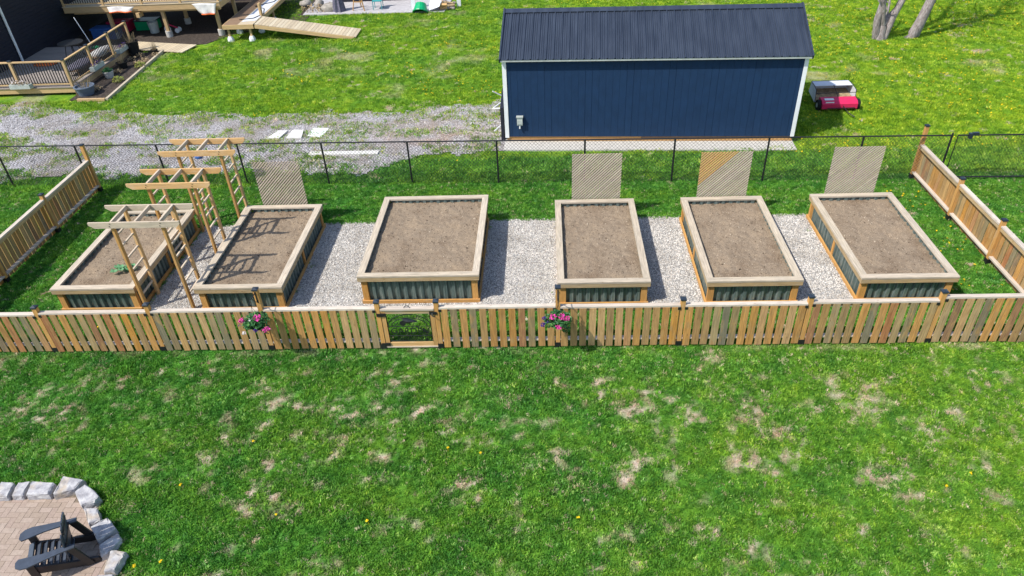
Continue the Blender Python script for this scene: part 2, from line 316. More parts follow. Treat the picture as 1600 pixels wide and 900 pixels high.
def dryness(x, y):
    d = np.zeros_like(x); w = (fbm(x, y, 3.2, 3) - .5)
    for px, py, r in PATCH:
        d = np.maximum(d, np.clip(1.5 - np.sqrt((x - px) ** 2 + ((y - py) * 1.25) ** 2 + 1e-6) / (r * .88) * (1 + 3.8 * w), 0, 1))
    d = d * np.clip((fbm(x + 40, y * 1.3, 9, 3) - .47) * 7, 0, 1)
    d = np.maximum(d, .55 * np.clip((fbm(x + 7, y + 3, 4.5, 4) - .66) * 9, 0, 1) * (y < 0.2))
    d = np.maximum(d, .45 * np.clip((fbm(x + 70, y + 3, .5, 5) - .62) * 8, 0, 1) * (y > 14))
    d = np.maximum(d, .35 * np.clip(1 - np.abs(y + .15) / .15, 0, 1) * np.clip((fbm(x, y, 2.2) - .5) * 6, 0, 1))
    return d
def tintf(x, y):
    base = np.where(y < 7.2, .12, .68 + .3 * np.clip((x + 4) / 14, 0, 1))
    base = np.where((y >= 7.2) & (y < 8.8), .3 + .25 * np.clip((x - 6) / 4, 0, 1), base)  # band along the chain link: taller grass and its shadow put into the tint
    base = base + np.where(y < 0, .38 * np.clip((x + 1) / 9, 0, 1), 0)
    st = np.where(y < 7.2, .07 * np.sin(y * 4.2 + x * .15), .1 * np.sin((x * .35 + y) * 2.6) * (y > 9))
    return np.clip(base + st + .5 * (fbm(x, y, .35, 4) - .5), 0, 1)
def drive_lo(x): return np.interp(x, [-40, -17, -11, -8, -5.6, -4.2, -1.45, 0], [7.9, 7.9, 8.25, 8.1, 7.85, 9.0, 9.35, 9.4])
def drive_hi(x): return np.interp(x, [-40, -20, -16, -11.7, -8, -4.8, -1.6, 0], [14.5, 14.4, 13.2, 12.75, 12.6, 12.75, 13.3, 13.4])
def drivemask(x, y):
    w = (fbm(x, y, 1.3, 4) - .5) * 1.1
    m_ = (y > drive_lo(x) + w) & (y < drive_hi(x) + w) & (x < -1.3)
    return m_
def drivegrass(x, y):      # green islands in the drive
    e = np.minimum(y - drive_lo(x), drive_hi(x) - y)
    g = fbm(x + 31, y * 1.6, 1.1, 4) + np.clip(.22 - e * .16, 0, .22)
    return g > .545
PATIO = [(-11, -9), (-11, -3.7), (-8.0, -3.68), (-7.7, -3.8), (-7.45, -4.1), (-7.2, -4.45), (-6.95, -4.75), (-6.72, -5.05), (-6.7, -5.6), (-7.1, -6.6), (-8, -8), (-9, -9)]
def inpoly(x, y, poly):
    r = np.zeros(x.shape, bool); n = len(poly)
    for i in range(n):
        x0, y0 = poly[i]; x1, y1 = poly[(i + 1) % n]
        c_ = ((y0 > y) != (y1 > y)) & (x < (x1 - x0) * (y - y0) / ((y1 - y0) if y1 != y0 else 1e-9) + x0); r ^= c_
    return r

# ------------------------------------------------------------------ ground
def axis(lo, hi, st, far):
    a = list(np.arange(lo, hi + .001, st)); d = st; x = lo; L = []
    while x > -far: d *= 1.5; x -= d; L.append(x)
    x = hi; d = st; Rr = []
    while x < far: d *= 1.5; x += d; Rr.append(x)
    return np.array(L[::-1] + a + Rr)
def gridmesh(name, xs, ys, zf, mt, attrs=None, holes=None):
    X, Y = np.meshgrid(xs, ys); x = X.ravel(); y = Y.ravel(); z = zf(x, y)
    nx = len(xs); ny = len(ys); i = np.arange(nx * ny).reshape(ny, nx)
    Q = np.stack([i[:-1, :-1], i[:-1, 1:], i[1:, 1:], i[1:, :-1]], -1).reshape(-1, 4)
    if holes is not None:
        cx = x[Q].mean(1); cy = y[Q].mean(1); Q = Q[~holes(cx, cy)]
    me = bpy.data.meshes.new(name); me.vertices.add(len(x)); me.vertices.foreach_set('co', np.stack([x, y, z], 1).ravel())
    me.loops.add(len(Q) * 4); me.loops.foreach_set('vertex_index', Q.ravel()); me.polygons.add(len(Q)); me.polygons.foreach_set('loop_start', np.arange(len(Q)) * 4)
    me.polygons.foreach_set('use_smooth', np.ones(len(Q), bool)); me.update(calc_edges=True)
    for k, f_ in (attrs or {}).items():
        a = me.attributes.new(k, 'FLOAT', 'POINT'); a.data.foreach_set('value', f_(x, y).astype(np.float32))
    me.materials.append(mt); return me
inbox = lambda x, y, a, b, c, d: (x > a) & (x < b) & (y > c) & (y < d)
me = gridmesh('lawn', axis(-24, 24, .12, 400), axis(-7, 32, .12, 400), lambda x, y: np.where((np.abs(x) < 24) & (y > -7) & (y < 32), .02 * (fbm(x, y, .8, 3) - .5), 0) - .012, M['lawn'], {'tint': tintf, 'dry': dryness})
lawn = obj('lawn', me); lawn['kind'] = 'structure'
me = gridmesh('gravel_path', np.arange(-9.2, 6.75, .1), np.append(np.arange(1.18, 5.1, .1), 5.12), lambda x, y: 0 * x + .006 + .008 * fbm(x, y, 3, 2), M['gravel']); gp = obj('gravel_path', me); gp['kind'] = 'structure'
stain = lambda x, y: np.clip(1.3 - np.sqrt(((x + 3.9) / 1.9) ** 2 + ((y - 10.7) / 1.1) ** 2), 0, 1) * np.clip((fbm(x, y, 1.8) - .3) * 3, 0, 1)
me = gridmesh('gravel_drive', np.arange(-40, -1.2, .15), np.arange(7, 15, .15), lambda x, y: 0 * x + .012 + .012 * fbm(x, y, 2, 2), M['drive'], {'stain': stain}, holes=lambda x, y: ~drivemask(x, y)); gd = obj('gravel_drive', me); gd['kind'] = 'structure'

# ------------------------------------------------------------------ geometry-node scatter (uncountable stuff only)
def scatter(name, pts, scale, variants, mt, attrs, kind='stuff', tilt=.25, parent=None):
    n = len(pts); me = bpy.data.meshes.new(name); me.vertices.add(n); me.vertices.foreach_set('co', pts.astype(np.float32).ravel())
    A = {'sc': scale, 'rz': rng.uniform(0, 6.283, n), 'rx': rng.normal(0, tilt, n), 'ry': rng.normal(0, tilt, n), **attrs}
    for k, v in A.items(): a = me.attributes.new(k, 'FLOAT', 'POINT'); a.data.foreach_set('value', np.asarray(v, np.float32))
    o = obj(name, me, None, parent); o['kind'] = kind
    g = bpy.data.node_groups.new(name + '_scatter', 'GeometryNodeTree'); g.interface.new_socket('Geometry', in_out='INPUT', socket_type='NodeSocketGeometry'); g.interface.new_socket('Geometry', in_out='OUTPUT', socket_type='NodeSocketGeometry')
    gi = g.nodes.new('NodeGroupInput'); go = g.nodes.new('NodeGroupOutput'); ip = g.nodes.new('GeometryNodeInstanceOnPoints'); jn = g.nodes.new('GeometryNodeJoinGeometry'); L = g.links
    for vme in variants:
        src = bpy.data.objects.new(name + '_source', vme); oi = g.nodes.new('GeometryNodeObjectInfo'); oi.inputs['Object'].default_value = src; oi.inputs['As Instance'].default_value = True
        L.new(oi.outputs['Geometry'], jn.inputs[0])
    def at(k):
        a = g.nodes.new('GeometryNodeInputNamedAttribute'); a.data_type = 'FLOAT'; a.inputs[0].default_value = k; return a.outputs[0]
    cx = g.nodes.new('ShaderNodeCombineXYZ')
    for i, k in enumerate(('rx', 'ry', 'rz')): L.new(at(k), cx.inputs[i])
    L.new(gi.outputs[0], ip.inputs['Points']); L.new(jn.outputs[0], ip.inputs['Instance']); ip.inputs['Pick Instance'].default_value = True
    e2 = g.nodes.new('FunctionNodeEulerToRotation'); L.new(cx.outputs[0], e2.inputs[0]); L.new(e2.outputs[0], ip.inputs['Rotation']); L.new(at('sc'), ip.inputs['Scale']); L.new(ip.outputs[0], go.inputs[0])
    md = o.modifiers.new('scatter', 'NODES'); md.node_group = g
    return o
def tuft(seed, n, rad, h, w, mt):
    r = random.Random(seed); V = []; Fs = []
    for _ in range(n):
        a = r.uniform(0, 6.3); d = rad * math.sqrt(r.random()); x = d * math.cos(a); y = d * math.sin(a); hh = h * r.uniform(.6, 1.15)
        b_ = r.uniform(0, 6.3); ln = r.uniform(.2, .9) * hh; tx = x + ln * math.cos(b_); ty = y + ln * math.sin(b_); q = r.uniform(0, 6.3); wx = w * math.cos(q) / 2; wy = w * math.sin(q) / 2
        k = len(V); mx_ = x + (tx - x) * .35; my_ = y + (ty - y) * .35
        V += [(x - wx, y - wy, -.01), (x + wx, y + wy, -.01), (mx_ + wx * .8, my_ + wy * .8, hh * .6), (mx_ - wx * .8, my_ - wy * .8, hh * .6), (tx, ty, hh)]; Fs += [(k, k + 1, k + 2, k + 3), (k + 3, k + 2, k + 4)]
    return mesh('tuft', V, Fs, mt)
TF = [tuft(i, 12, .055, .042, .015, M['blade']) for i in range(5)]
TB = [tuft(20 + i, 14, .1, .06, .015, M['blade']) for i in range(5)]
def pebble(seed, mt, s=1):
    bm = bmesh.new(); bmesh.ops.create_icosphere(bm, subdivisions=1, radius=.5); r = random.Random(seed)
    for v in bm.verts: v.co = Vector((v.co.x * 1.15, v.co.y * .9, v.co.z * .62)) * r.uniform(.75, 1.2) * s
    me = bpy.data.meshes.new('pebble'); bm.to_mesh(me); bm.free(); me.materials.append(mt); return me
def rnd_pts(a, b, c, d, dens):
    n = int((b - a) * (d - c) * dens); return rng.uniform(a, b, n), rng.uniform(c, d, n)
BEDS = [(-11.12, -9.2, 1.33, 4.85, .66), (-7.83, -5.84, 1.28, 4.96, .66), (-4.2, -1.508, 1.478, 5.075, .77), (.194, 2.19, 1.29, 4.92, .66), (3.37, 5.385, 1.26, 4.92, .66), (6.59, 8.6, 1.30, 4.96, .66)]
def offlawn(x, y):
    m_ = inbox(x, y, -9.15, 6.68, 1.24, 5.08) | inpoly(x, y, PATIO) | inbox(x, y, -1.5, 7.7, 9.05, 13.2)
    for a, b, c, d, h in BEDS: m_ |= inbox(x, y, a, b, c, d)
    m_ |= inbox(x, y, -24, -16.75, 14.55, 20.4) | inbox(x, y, -24, -15.0, 20.4, 29) | inbox(x, y, -12.2, -4.6, 25.2, 30)
    return m_
# front lawn and garden enclosure
x, y = rnd_pts(-17.5, 14, -6.2, 7.3, 430)
k = ~offlawn(x, y) & (np.abs(x + 1.2) < 10.6 + (y + 6) * .5); x, y = x[k], y[k]; d = dryness(x, y); k = rng.random(len(x)) > d * .72; x, y, d = x[k], y[k], d[k]
lush = fbm(x, y, 1.3, 4)
scatter('grass', np.stack([x, y, 0 * x - .012], 1), (.65 + .9 * lush) * (1 - .35 * d) * np.where(y > .2, 1.0, 1), TF, M['blade'], {'tint': np.clip(tintf(x, y) + rng.normal(0, .1, len(x)), 0, 1), 'dry': np.clip(d * 1.1 + (rng.random(len(x)) < .035) * .6, 0, 1)})
x, y = rnd_pts(-32, 26, 7.3, 31, 105)
dm = drivemask(x, y); k = ~offlawn(x, y) & (~dm | (drivegrass(x, y) & (rng.random(len(x)) < .8))) & (np.abs(x + 2) < 15 + (y - 7) * .62); x, y = x[k], y[k]; d = dryness(x, y)
k = rng.random(len(x)) > d * .6; x, y, d = x[k], y[k], d[k]; dv = drivemask(x, y)
scatter('grass', np.stack([x, y, 0 * x - .01], 1), (.55 + .9 * fbm(x, y, 1.1, 4)) * np.where((y < 8.7) & ~dv, 1.35, 1.0) * np.where(dv, 1.35, 1), TB, M['blade'], {'tint': np.clip(tintf(x, y) + rng.normal(0, .13, len(x)), 0, 1), 'dry': np.clip(d + dv * (rng.random(len(x)) < .3) * .6, 0, 1)})
x, y = rnd_pts(-10.5, 8.5, 1.2, 5.05, 16); e_ = np.full(len(x), 9.0)
for a, b, c, d, h in BEDS: e_ = np.minimum(e_, np.where((y > c - .2) & (y < d + .1), np.minimum(np.abs(x - a), np.abs(x - b)), 9))
k = (e_ < .13) & inbox(x, y, -9.2, 6.65, 1.2, 5.05) & (rng.random(len(x)) < .5); x, y = x[k], y[k]
scatter('gravel_edge_weeds', np.stack([x, y, 0 * x + .01], 1), rng.uniform(.5, 1.1, len(x)), TF, M['blade'], {'tint': tintf(x, y) + .3, 'dry': (rng.random(len(x)) < .6) * .8}, tilt=.3)
# fringe of grass along gravel edges
x1, y1 = rnd_pts(-9.1, 6.7, 5.02, 5.16, 500); x, y = x1, y1
scatter('grass', np.stack([x, y, 0 * x], 1), .7 + .6 * rng.random(len(x)), TF, M['blade'], {'tint': tintf(x, y), 'dry': 0 * x})
# pebbles
x, y = rnd_pts(-9.12, 6.62, 1.2, 5.1, 1500); k = np.ones(len(x), bool)
for a, b, c, d, h in BEDS: k &= ~inbox(x, y, a + .1, b - .1, c, d)
x, y = x[k], y[k]
scatter('gravel', np.stack([x, y, 0 * x + .016], 1), rng.uniform(.014, .034, len(x)), [pebble(i, M['pebble']) for i in range(5)], M['pebble'], {}, tilt=.5)
x, y = rnd_pts(-24, -1.35, 7.3, 14.8, 520); k = drivemask(x, y) & (x > -15.5 - (y - 8) * .9); x, y = x[k], y[k]
scatter('gravel', np.stack([x, y, 0 * x + .024], 1), rng.uniform(.016, .048, len(x)) * (.6 + .8 * fbm(x, y, .7)), [pebble(9 + i, M['drivepeb']) for i in range(5)], M['drivepeb'], {'stain': stain(x, y)}, tilt=.5)

# ------------------------------------------------------------------ raised beds
def corrugated(l, h, pitch=.18, dep=.042):
    k = ('corr', round(l, 2), round(h, 2))
    if k in cache: return cache[k]
    n = max(2, round(l / pitch)); xs = []; 
    for i in range(n):
        for f_, d_ in ((.0, 0), (.42, 0), (.52, 1), (.9, 1)): xs.append(((i + f_) * l / n, d_ * dep))
    xs.append((l, 0)); V = []; Fs = []
    for x_, d_ in xs: V += [(x_, -d_, 0), (x_, -d_, h), (x_, -d_ + .004, 0), (x_, -d_ + .004, h)]
    for i in range(len(xs) - 1):
        a = 4 * i; Fs += [(a, a + 4, a + 5, a + 1), (a + 2, a + 3, a + 7, a + 6), (a + 1, a + 5, a + 7, a + 3)]
    cache[k] = mesh('corrugated_panel', V, Fs, M['corr']); return cache[k]
def raised_bed(i, label, big=False):
    x0, x1, y0, y1, H = BEDS[i]; w = x1 - x0; l = y1 - y0; T = thing('raised_garden_bed', label, 'garden bed', (x0, y0, 0), 'raised garden beds in a row')
    cw = .15 if not big else .17; ct = .04; e = .002
    block('cap_board', T, 0, w, 0, cw, H - ct, H, 'cap'); block('cap_board', T, cw * 0, w, l - cw, l, H - ct, H, 'cap')
    block('cap_board', T, 0, cw, cw + e, l - cw - e, H - ct, H - .001, 'cap'); block('cap_board', T, w - cw, w, cw + e, l - cw - e, H - ct, H - .001, 'cap')
    th = .1; zt = H - ct - e; zb = zt - th; i0 = .004
    block('trim_board', T, i0, w - i0, i0, i0 + .038, zb, zt, 'trim'); block('trim_board', T, i0, w - i0, l - i0 - .038, l - i0, zb, zt, 'trim')
    block('trim_board', T, i0, i0 + .038, i0 + .04, l - i0 - .04, zb, zt, 'trim'); block('trim_board', T, w - i0 - .038, w - i0, i0 + .04, l - i0 - .04, zb, zt, 'trim')
    pw = .13 if not big else .19; ps = .055
    for (px, py) in ((ps, ps), (w - ps - pw, ps), (ps, l - ps - .09), (w - ps - pw, l - ps - .09)):
        block('corner_post', T, px, px + pw, py, py + .09, 0, zb - e, 'bedpost')
    for px in (ps + .01, w - ps - .05): block('side_post', T, px, px + .04, l / 2 - .045, l / 2 + .045, 0, zb - e, 'bedpost')
    ph = zb - .06; q = .13
    o = obj('corrugated_panel', corrugated(w - 2 * ps - 2 * pw, H - .05, .18), None, T, (ps + pw, q, .0))
    o = obj('corrugated_panel', corrugated(w - 2 * ps - 2 * pw, H - .05, .18), None, T, (w - ps - pw, l - q, .0), (0, 0, math.pi))
    o = obj('corrugated_panel', corrugated(l - 2 * ps - .18, H - .05, .18), None, T, (q, l - ps - .09, 0), (0, 0, -math.pi / 2))
    o = obj('corrugated_panel', corrugated(l - 2 * ps - .18, H - .05, .18), None, T, (w - q, ps + .09, 0), (0, 0, math.pi / 2))
    so_ = -.02 if big else .02
    block('sill_board', T, so_, w - so_, so_, so_ + .04, .0, .09, 'post'); block('sill_board', T, so_, so_ + .04, so_ + .042, l - so_ - .042, 0, .088, 'post'); block('sill_board', T, w - so_ - .04, w - so_, so_ + .042, l - so_ - .042, 0, .088, 'post')
    block('sill_board', T, so_, w - so_, l - so_ - .04, l - so_, .0, .09, 'post')
    zs = H - .13 if not big else H - .12
    f_ = lambda x, y: zs + .05 * (fbm(x + i * 9, y, 2.2, 3) - .5) + .045 * (fbm(x + i * 5, y, 14, 3) - .5)
    s_ = obj('soil', gridmesh('soil', np.linspace(.09, w - .09, int(w / .035)), np.linspace(.09, l - .09, int(l / .035)), f_, M['soil']), None, T)
    n = int(w * l * 260); cx = rng.uniform(.16, w - .16, n); cy = rng.uniform(.14, l - .14, n)
    scatter('soil_clods', np.stack([cx, cy, f_(cx, cy)], 1), rng.gamma(2.0, .005, n) + .008, [pebble(40 + k, M['clod']) for k in range(3)], M['clod'], {}, parent=T, tilt=.6)
    return T
raised_bed(0, 'leftmost raised bed, with a leafy green plant growing in its soil beside the wooden arbors')
raised_bed(1, 'raised bed right of the wooden arbors with ladder-like shadows across its soil')
raised_bed(2, 'widest raised bed, right behind the garden gate, with no lattice at its back')
raised_bed(3, 'narrow raised bed under the grey lattice, directly behind the second flower basket')
raised_bed(4, 'raised bed in front of the half orange lattice panel, second from the right')
raised_bed(5, 'rightmost raised bed, next to the grass strip along the right side fence')

# squash plant
T = thing('squash_plant', 'small leafy green plant in the soil of the leftmost bed', 'plant', (-9.78, 2.18, .53))
for j in range(11):
    a = random.uniform(0, 6.28); d = random.uniform(.04, .26); s_ = random.uniform(.06, .1); mb = MB()
    cx, cy, cz = d * math.cos(a) * 1.3, d * math.sin(a) * .7, random.uniform(.08, .17)
    pts = [(cx + s_ * math.cos(q) * (1 + .2 * math.cos(5 * q)), cy + s_ * math.sin(q) * (1 + .2 * math.cos(5 * q)), cz + .02 * math.sin(3 * q)) for q in np.linspace(0, 6.28, 11)[:-1]]
    mb.add([(cx, cy, cz - .015)] + pts, [(0, 1 + q, 1 + (q + 1) % 10) for q in range(10)]); mb.tube([(0, 0, 0), (cx * .6, cy * .6, cz * .6), (cx, cy, cz - .015)], .006, 5); mb.build('leaf', 'squash', T)

# ------------------------------------------------------------------ arbors
def beamprofile(L, h, t_, cham=.12):
    return [(0, h), (L, h), (L, h * .55), (L - cham * .7, 0), (cham, 0), (0, h * .55)]
def arbor(y0, y1, label, grey=False):
    T = thing('garden_arbor', label, 'arbor', (-9.12, y0, 0), 'wooden arbors over the gravel path'); D = y1 - y0; H = 2.22; mp = 'post'; mt = 'arborgrey' if grey else 'arbor'
    for px in (0, 1.08):
        for py in (.045, D - .045):
            o = board('post', T, (px, py, 0), (px, py, H + .1), .05, .09, mp if py < .1 else 'arbor', up=(0, -1, 0))
        for z in (.42, .74, 1.06, 1.38, 1.70, 1.98):
            board('rung', T, (px, .09, z), (px, D - .09, z), .035, .035, 'arborgrey')
    for py, nm in ((-.022, 0), (D + .022, 1)):
        pr = beamprofile(1.95, .14, .04); n = len(pr); V = [(x_, -.019, z_) for x_, z_ in pr] + [(x_, .019, z_) for x_, z_ in pr]
        k = ('beam', grey)
        if k not in cache: cache[k] = mesh('beam', V, [tuple(range(n))[::-1], tuple(range(n, 2 * n))] + [(i, (i + 1) % n, n + (i + 1) % n, n + i) for i in range(n)], M[mt])
        obj('beam', cache[k], None, T, (-.45, py, H - .01))
        for bx in (.0, 1.08):
            for dz in (.04, .1): 
                mb = MB(); mb.tube([(bx - .02 + dz * .4, py - .021, H + dz), (bx - .02 + dz * .4, py - .027, H + dz)], .011, 6); mb.build('bolt', 'black', T)
    for px in (0.03, .55, 1.07): board('rafter', T, (px, -.0, H + .095), (px, D + .0, H + .095), .04, .085, 'arborgrey')
arbor(1.36, 2.04, 'frontmost arbor with bleached grey crossbeams, nearest the front fence', True)
arbor(3.07, 3.74, 'middle one of the three wooden arbors spanning the gravel path')
arbor(4.74, 5.4, 'rearmost arbor, standing just in front of the chain link fence')

# ------------------------------------------------------------------ lattice panels
def clipstrip(w, h, sgn, c0, c1):
    P_ = [(0, 0), (w, 0), (w, h), (0, h)]; f = (lambda p: p[0] - p[1]) if sgn > 0 else (lambda p: p[0] + p[1])
    for lim, s_ in ((c0, 1), (c1, -1)):
        out = []
        for i in range(len(P_)):
            a, b = P_[i], P_[(i + 1) % len(P_)]; fa, fb = s_ * (f(a) - lim), s_ * (f(b) - lim)
            if fa >= 0: out.append(a)
            if (fa > 0 and fb < 0) or (fa < 0 and fb > 0): t_ = fa / (fa - fb); out.append((a[0] + (b[0] - a[0]) * t_, a[1] + (b[1] - a[1]) * t_))
        P_ = out
        if len(P_) < 3: return []
    return P_
def lattice(x0, x1, y, z0, z1, label, orange=False):
    T = thing('lattice_panel', label, 'lattice', (x0, y, 0), 'lattice panels standing behind the beds'); w = x1 - x0; h = z1 - z0; p = .0775; ca = math.cos(math.pi / 4)
    for layer, sgn in ((0, 1), (1, -1)):
        c_ = -h if sgn > 0 else 0
        while c_ < (w if sgn > 0 else w + h):
            P_ = clipstrip(w, h, sgn, c_, c_ + (.044 if layer == 0 else .03))
            if len(P_) >= 3:
                mt = 'lattice' if layer == 0 else 'latticeshade'
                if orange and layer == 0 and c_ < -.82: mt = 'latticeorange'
                cx_ = sum(q[0] for q in P_) / len(P_); cz_ = sum(q[1] for q in P_) / len(P_); a_ = math.pi / 4 * sgn; y0_ = .016 * layer
                L2 = [((q[0] - cx_) * math.cos(a_) + (q[1] - cz_) * math.sin(a_), -(q[0] - cx_) * math.sin(a_) + (q[1] - cz_) * math.cos(a_)) for q in P_]; n = len(L2)
                me = mesh('slat', [(u, -.0055, v) for u, v in L2] + [(u, .0055, v) for u, v in L2], [tuple(range(n)), tuple(range(2 * n - 1, n - 1, -1))] + [(i, i + n, (i + 1) % n + n, (i + 1) % n) for i in range(n)], M[mt])
                obj('slat', me, None, T, (cx_, y0_, z0 + cz_), (0, -a_, 0))
            c_ += p
lattice(-7.43, -6.24, 5.02, .12, 1.86, 'weathered lattice panel behind the bed with ladder shadows')
lattice(.63, 1.86, 5.02, .12, 1.87, 'grey lattice panel behind the narrow bed, in front of the navy shed')
lattice(3.79, 5.03, 5.02, .12, 1.84, 'lattice panel with an orange upper left corner', orange=True)
lattice(6.99, 8.2, 5.06, .12, 1.87, 'pale lattice panel behind the rightmost bed')

# ------------------------------------------------------------------ picket fences
def capmesh(w):
    mb = MB(); a = w / 2 + .012; mb.box(-a, a, -a, a, 0, .03); n = len(mb.V)
    mb.add([(-a, -a, .03), (a, -a, .03), (a, a, .03), (-a, a, .03), (0, 0, .055)], [(0, 1, 4), (1, 2, 4), (2, 3, 4), (3, 0, 4)]); return mesh('post_cap', mb.V, mb.F, M['cap_black'])
CAPM = capmesh(.09)
def fpost(T, x, y, h):
    p = block('post', T, x - .045, x + .045, y - .045, y + .045, .02, h - .03, 'post'); 
    obj('post_cap', CAPM, None, T, (x, y, h - .035))
    mb = MB(); mb.box(x - .058, x + .058, y - .058, y + .058, 0, .13); mb.build('post_anchor', 'black', T)
def picket_run(T, a, b, z, side, n=None, inner=False):
    """a,b: (x,y) post centres; pickets hang on the side given by the normal side=(nx,ny)"""
    A = Vector((a[0], a[1], 0)); B = Vector((b[0], b[1], 0)); d = (B - A).normalized(); nn = Vector((side[0], side[1], 0)); A2 = A + d * .048; B2 = B - d * .048; L = (B2 - A2).length
    Z = Vector((0, 0, 1))
    board('top_rail', T, A2 + Z * z, B2 + Z * z, .1, .038, 'rail')
    board('upper_rail', T, A2 + Z * (z - .066) - nn * .02, B2 + Z * (z - .066) - nn * .02, .038, .088, 'trim')
    board('lower_rail', T, A2 + Z * .2 - nn * .005, B2 + Z * .2 - nn * .005, .088, .038, 'rail')
    n = n or max(2, round(L / (.187 if side[0] == 0 else .158))); st = L / n
    for i in range(n):
        p = A2 + d * (st * (i + .5) + random.uniform(-.006, .006)) + nn * .048; q = p + Z * 0
        off = nn * (.002 if 0 else 0); w = .138
        board('picket', T, q + Z * random.uniform(.02, .05) + d * random.uniform(-.007, .007), q + Z * (z - .023) + d * random.uniform(-.005, .005), w, .016, 'picket', up=nn)
    for P_ in (A2 + d * .02, B2 - d * .02):
        mb = MB(); c = P_ + Z * (z - .05) + nn * .03; s_ = .03
        mb.box(c.x - s_, c.x + s_, c.y - s_, c.y + s_, c.z - .03, c.z + .03); mb.build('rail_bracket', 'black', T)
T = thing('picket_fence', 'long front picket fence left of the garden gate, one flower basket hanging before it', 'fence', (0, 0, 0), 'picket fences round the garden beds')
PL = [(-13.17, 0, 1.0, 1.18), (-10.46, 0, 1.0, 1.2), (-8.11, 0, 1.03, 1.23), (-5.78, 0, 1.04, 1.57), (-3.42, 0, 1.04, 1.22)]
for i, (px, py, z, h) in enumerate(PL):
    fpost(T, px, py, h)
    if i: picket_run(T, (PL[i - 1][0], 0), (px, 0), z, (0, -1))
T = thing('picket_fence', 'long front picket fence right of the garden gate, one flower basket hanging before it', 'fence', (0, 0, 0), 'picket fences round the garden beds')
PR = [(-2.23, 0, 1.03, 1.22), (.18, 0, 1.04, 1.52), (2.62, 0, 1.02, 1.19), (5.06, 0, 1.02, 1.21), (7.53, 0, 1.05, 1.28), (10.05, 0, 1.13, 1.3)]
for i, (px, py, z, h) in enumerate(PR):
    fpost(T, px, py, h)
    if i: picket_run(T, (PR[i - 1][0], 0), (px, 0), z, (0, -1))
T = thing('picket_fence', 'left side fence running back to the chain link', 'fence', (0, 0, 0), 'picket fences round the garden beds')
PS = [(0.0, 1.0), (2.59, 1.17), (4.9, 1.17), (7.2, 1.5)]
for i, (py, h) in enumerate(PS):
    if i: fpost(T, -13.17, py, h); picket_run(T, (-13.17, PS[i - 1][0] if i > 1 else .06), (-13.17, py), 1.0, (-1, 0))
T = thing('picket_fence', 'right side fence running back to the chain link', 'fence', (0, 0, 0), 'picket fences round the garden beds')
PS = [(0.0, 1.0), (2.74, 1.17), (4.69, 1.17), (6.93, 1.56)]
for i, (py, h) in enumerate(PS):
    if i: fpost(T, 10.05, py, h); picket_run(T, (10.05, PS[i - 1][0] if i > 1 else .06), (10.05, py), 1.0, (1, 0))

# gate
G = thing('garden_gate', 'wooden garden gate with a black metal sign between fence posts', 'gate', (-3.42, 0, 0)); gw = 1.19
x0, x1 = .055, gw - .055
block('top_rail', G, x0, x1, -.055, .055, 1.0, 1.038, 'rail'); block('rail', G, x0 + .09, x1 - .09, -.035, .003, .91, .998, 'trim'); block('rail', G, x0 + .09, x1 - .09, -.035, .003, .07, .16, 'arbor')
block('sill', G, x0, x1, -.05, .02, .04, .068, 'arborgrey')
for px in (x0, x1 - .088): block('stile', G, px, px + .088, -.035, .003, .07, .998, 'post')
ins0, ins1 = x0 + .09, x1 - .09; cx = (ins0 + ins1) / 2; hw = (ins1 - ins0) / 2; yy = -.018
s_ = MB(); rr = .009
def arc(r0, zc, zr): return [(cx + r0 * math.cos(a), yy, zc + zr * math.sin(a)) for a in np.linspace(math.pi, 0, 25)]
s_.tube(arc(hw * .96, .58, .3), rr, 5); s_.tube(arc(hw * .8, .58, .21), rr, 5)
for z in (.575, .33, .2): s_.tube([(ins0, yy, z), (ins1, yy, z)], rr * .8, 5)
s_.tube([(ins0 + .008, yy, .17), (ins0 + .008, yy, .9)], rr, 5); s_.tube([(ins1 - .008, yy, .17), (ins1 - .008, yy, .9)], rr, 5)
s_.tube([(ins1 - .3, yy, .56), (ins1 - .1, yy, .4)], rr, 5); s_.tube([(ins0 + .16, yy, .6), (ins0 + .22, yy, .67)], rr, 5)
fr = s_.build('sign_frame', 'black', G)
w_ = MB(); w_.tube([(cx - .13, yy - .006, .655), (cx - .13, yy + .006, .655)], .062, 16); w_.prism([(0, 0)] * 0 or [(cx - .1, 0), (cx - .1, .001), (cx, .001), (cx, 0)], .69, .72)
w_.tube([(cx - .12, yy, .75), (cx - .02, yy, .72), (cx + .1, yy, .71), (cx + .16, yy, .69)], [.03, .045, .03, .01], 6); w_.tube([(cx - .13, yy, .66), (cx + .05, yy, .68)], .012, 5); w_.tube([(cx, yy, .69), (cx + .02, yy, .61)], .01, 5)
w_.build('wheelbarrow_emblem', 'black', G)
fc = bpy.data.curves.new('lettering', 'FONT'); fc.body = 'GARDEN'; fc.size = .2; fc.extrude = .004; fc.align_x = 'CENTER'; fc.offset = -.001
fo = bpy.data.objects.new('lettering_source', fc); C.objects.link(fo); bpy.context.view_layer.update()
lm = bpy.data.meshes.new_from_object(fo.evaluated_get(bpy.context.evaluated_depsgraph_get())); bpy.data.objects.remove(fo); lm.materials.clear(); lm.materials.append(M['black'])
lo = obj('lettering', lm, None, G, (cx, yy, .385), (math.pi / 2, 0, 0)); lo.scale = (1.0, 1.05, 1)
s_ = MB(); r_ = random.Random(4)
for z, hh in ((.27, .05), (.215, .04), ):
    q = cx - hw * .62
    while q < cx + hw * .7:
        w2 = r_.uniform(.012, .03); s_.box(q, q + .008, yy - .003, yy + .003, z, z + hh); 
        if r_.random() < .6: s_.box(q, q + w2, yy - .003, yy + .003, z + hh * r_.choice([0, .45, .85]), z + hh * r_.choice([.15, .6, 1]) + .004)
        q += w2 + .012
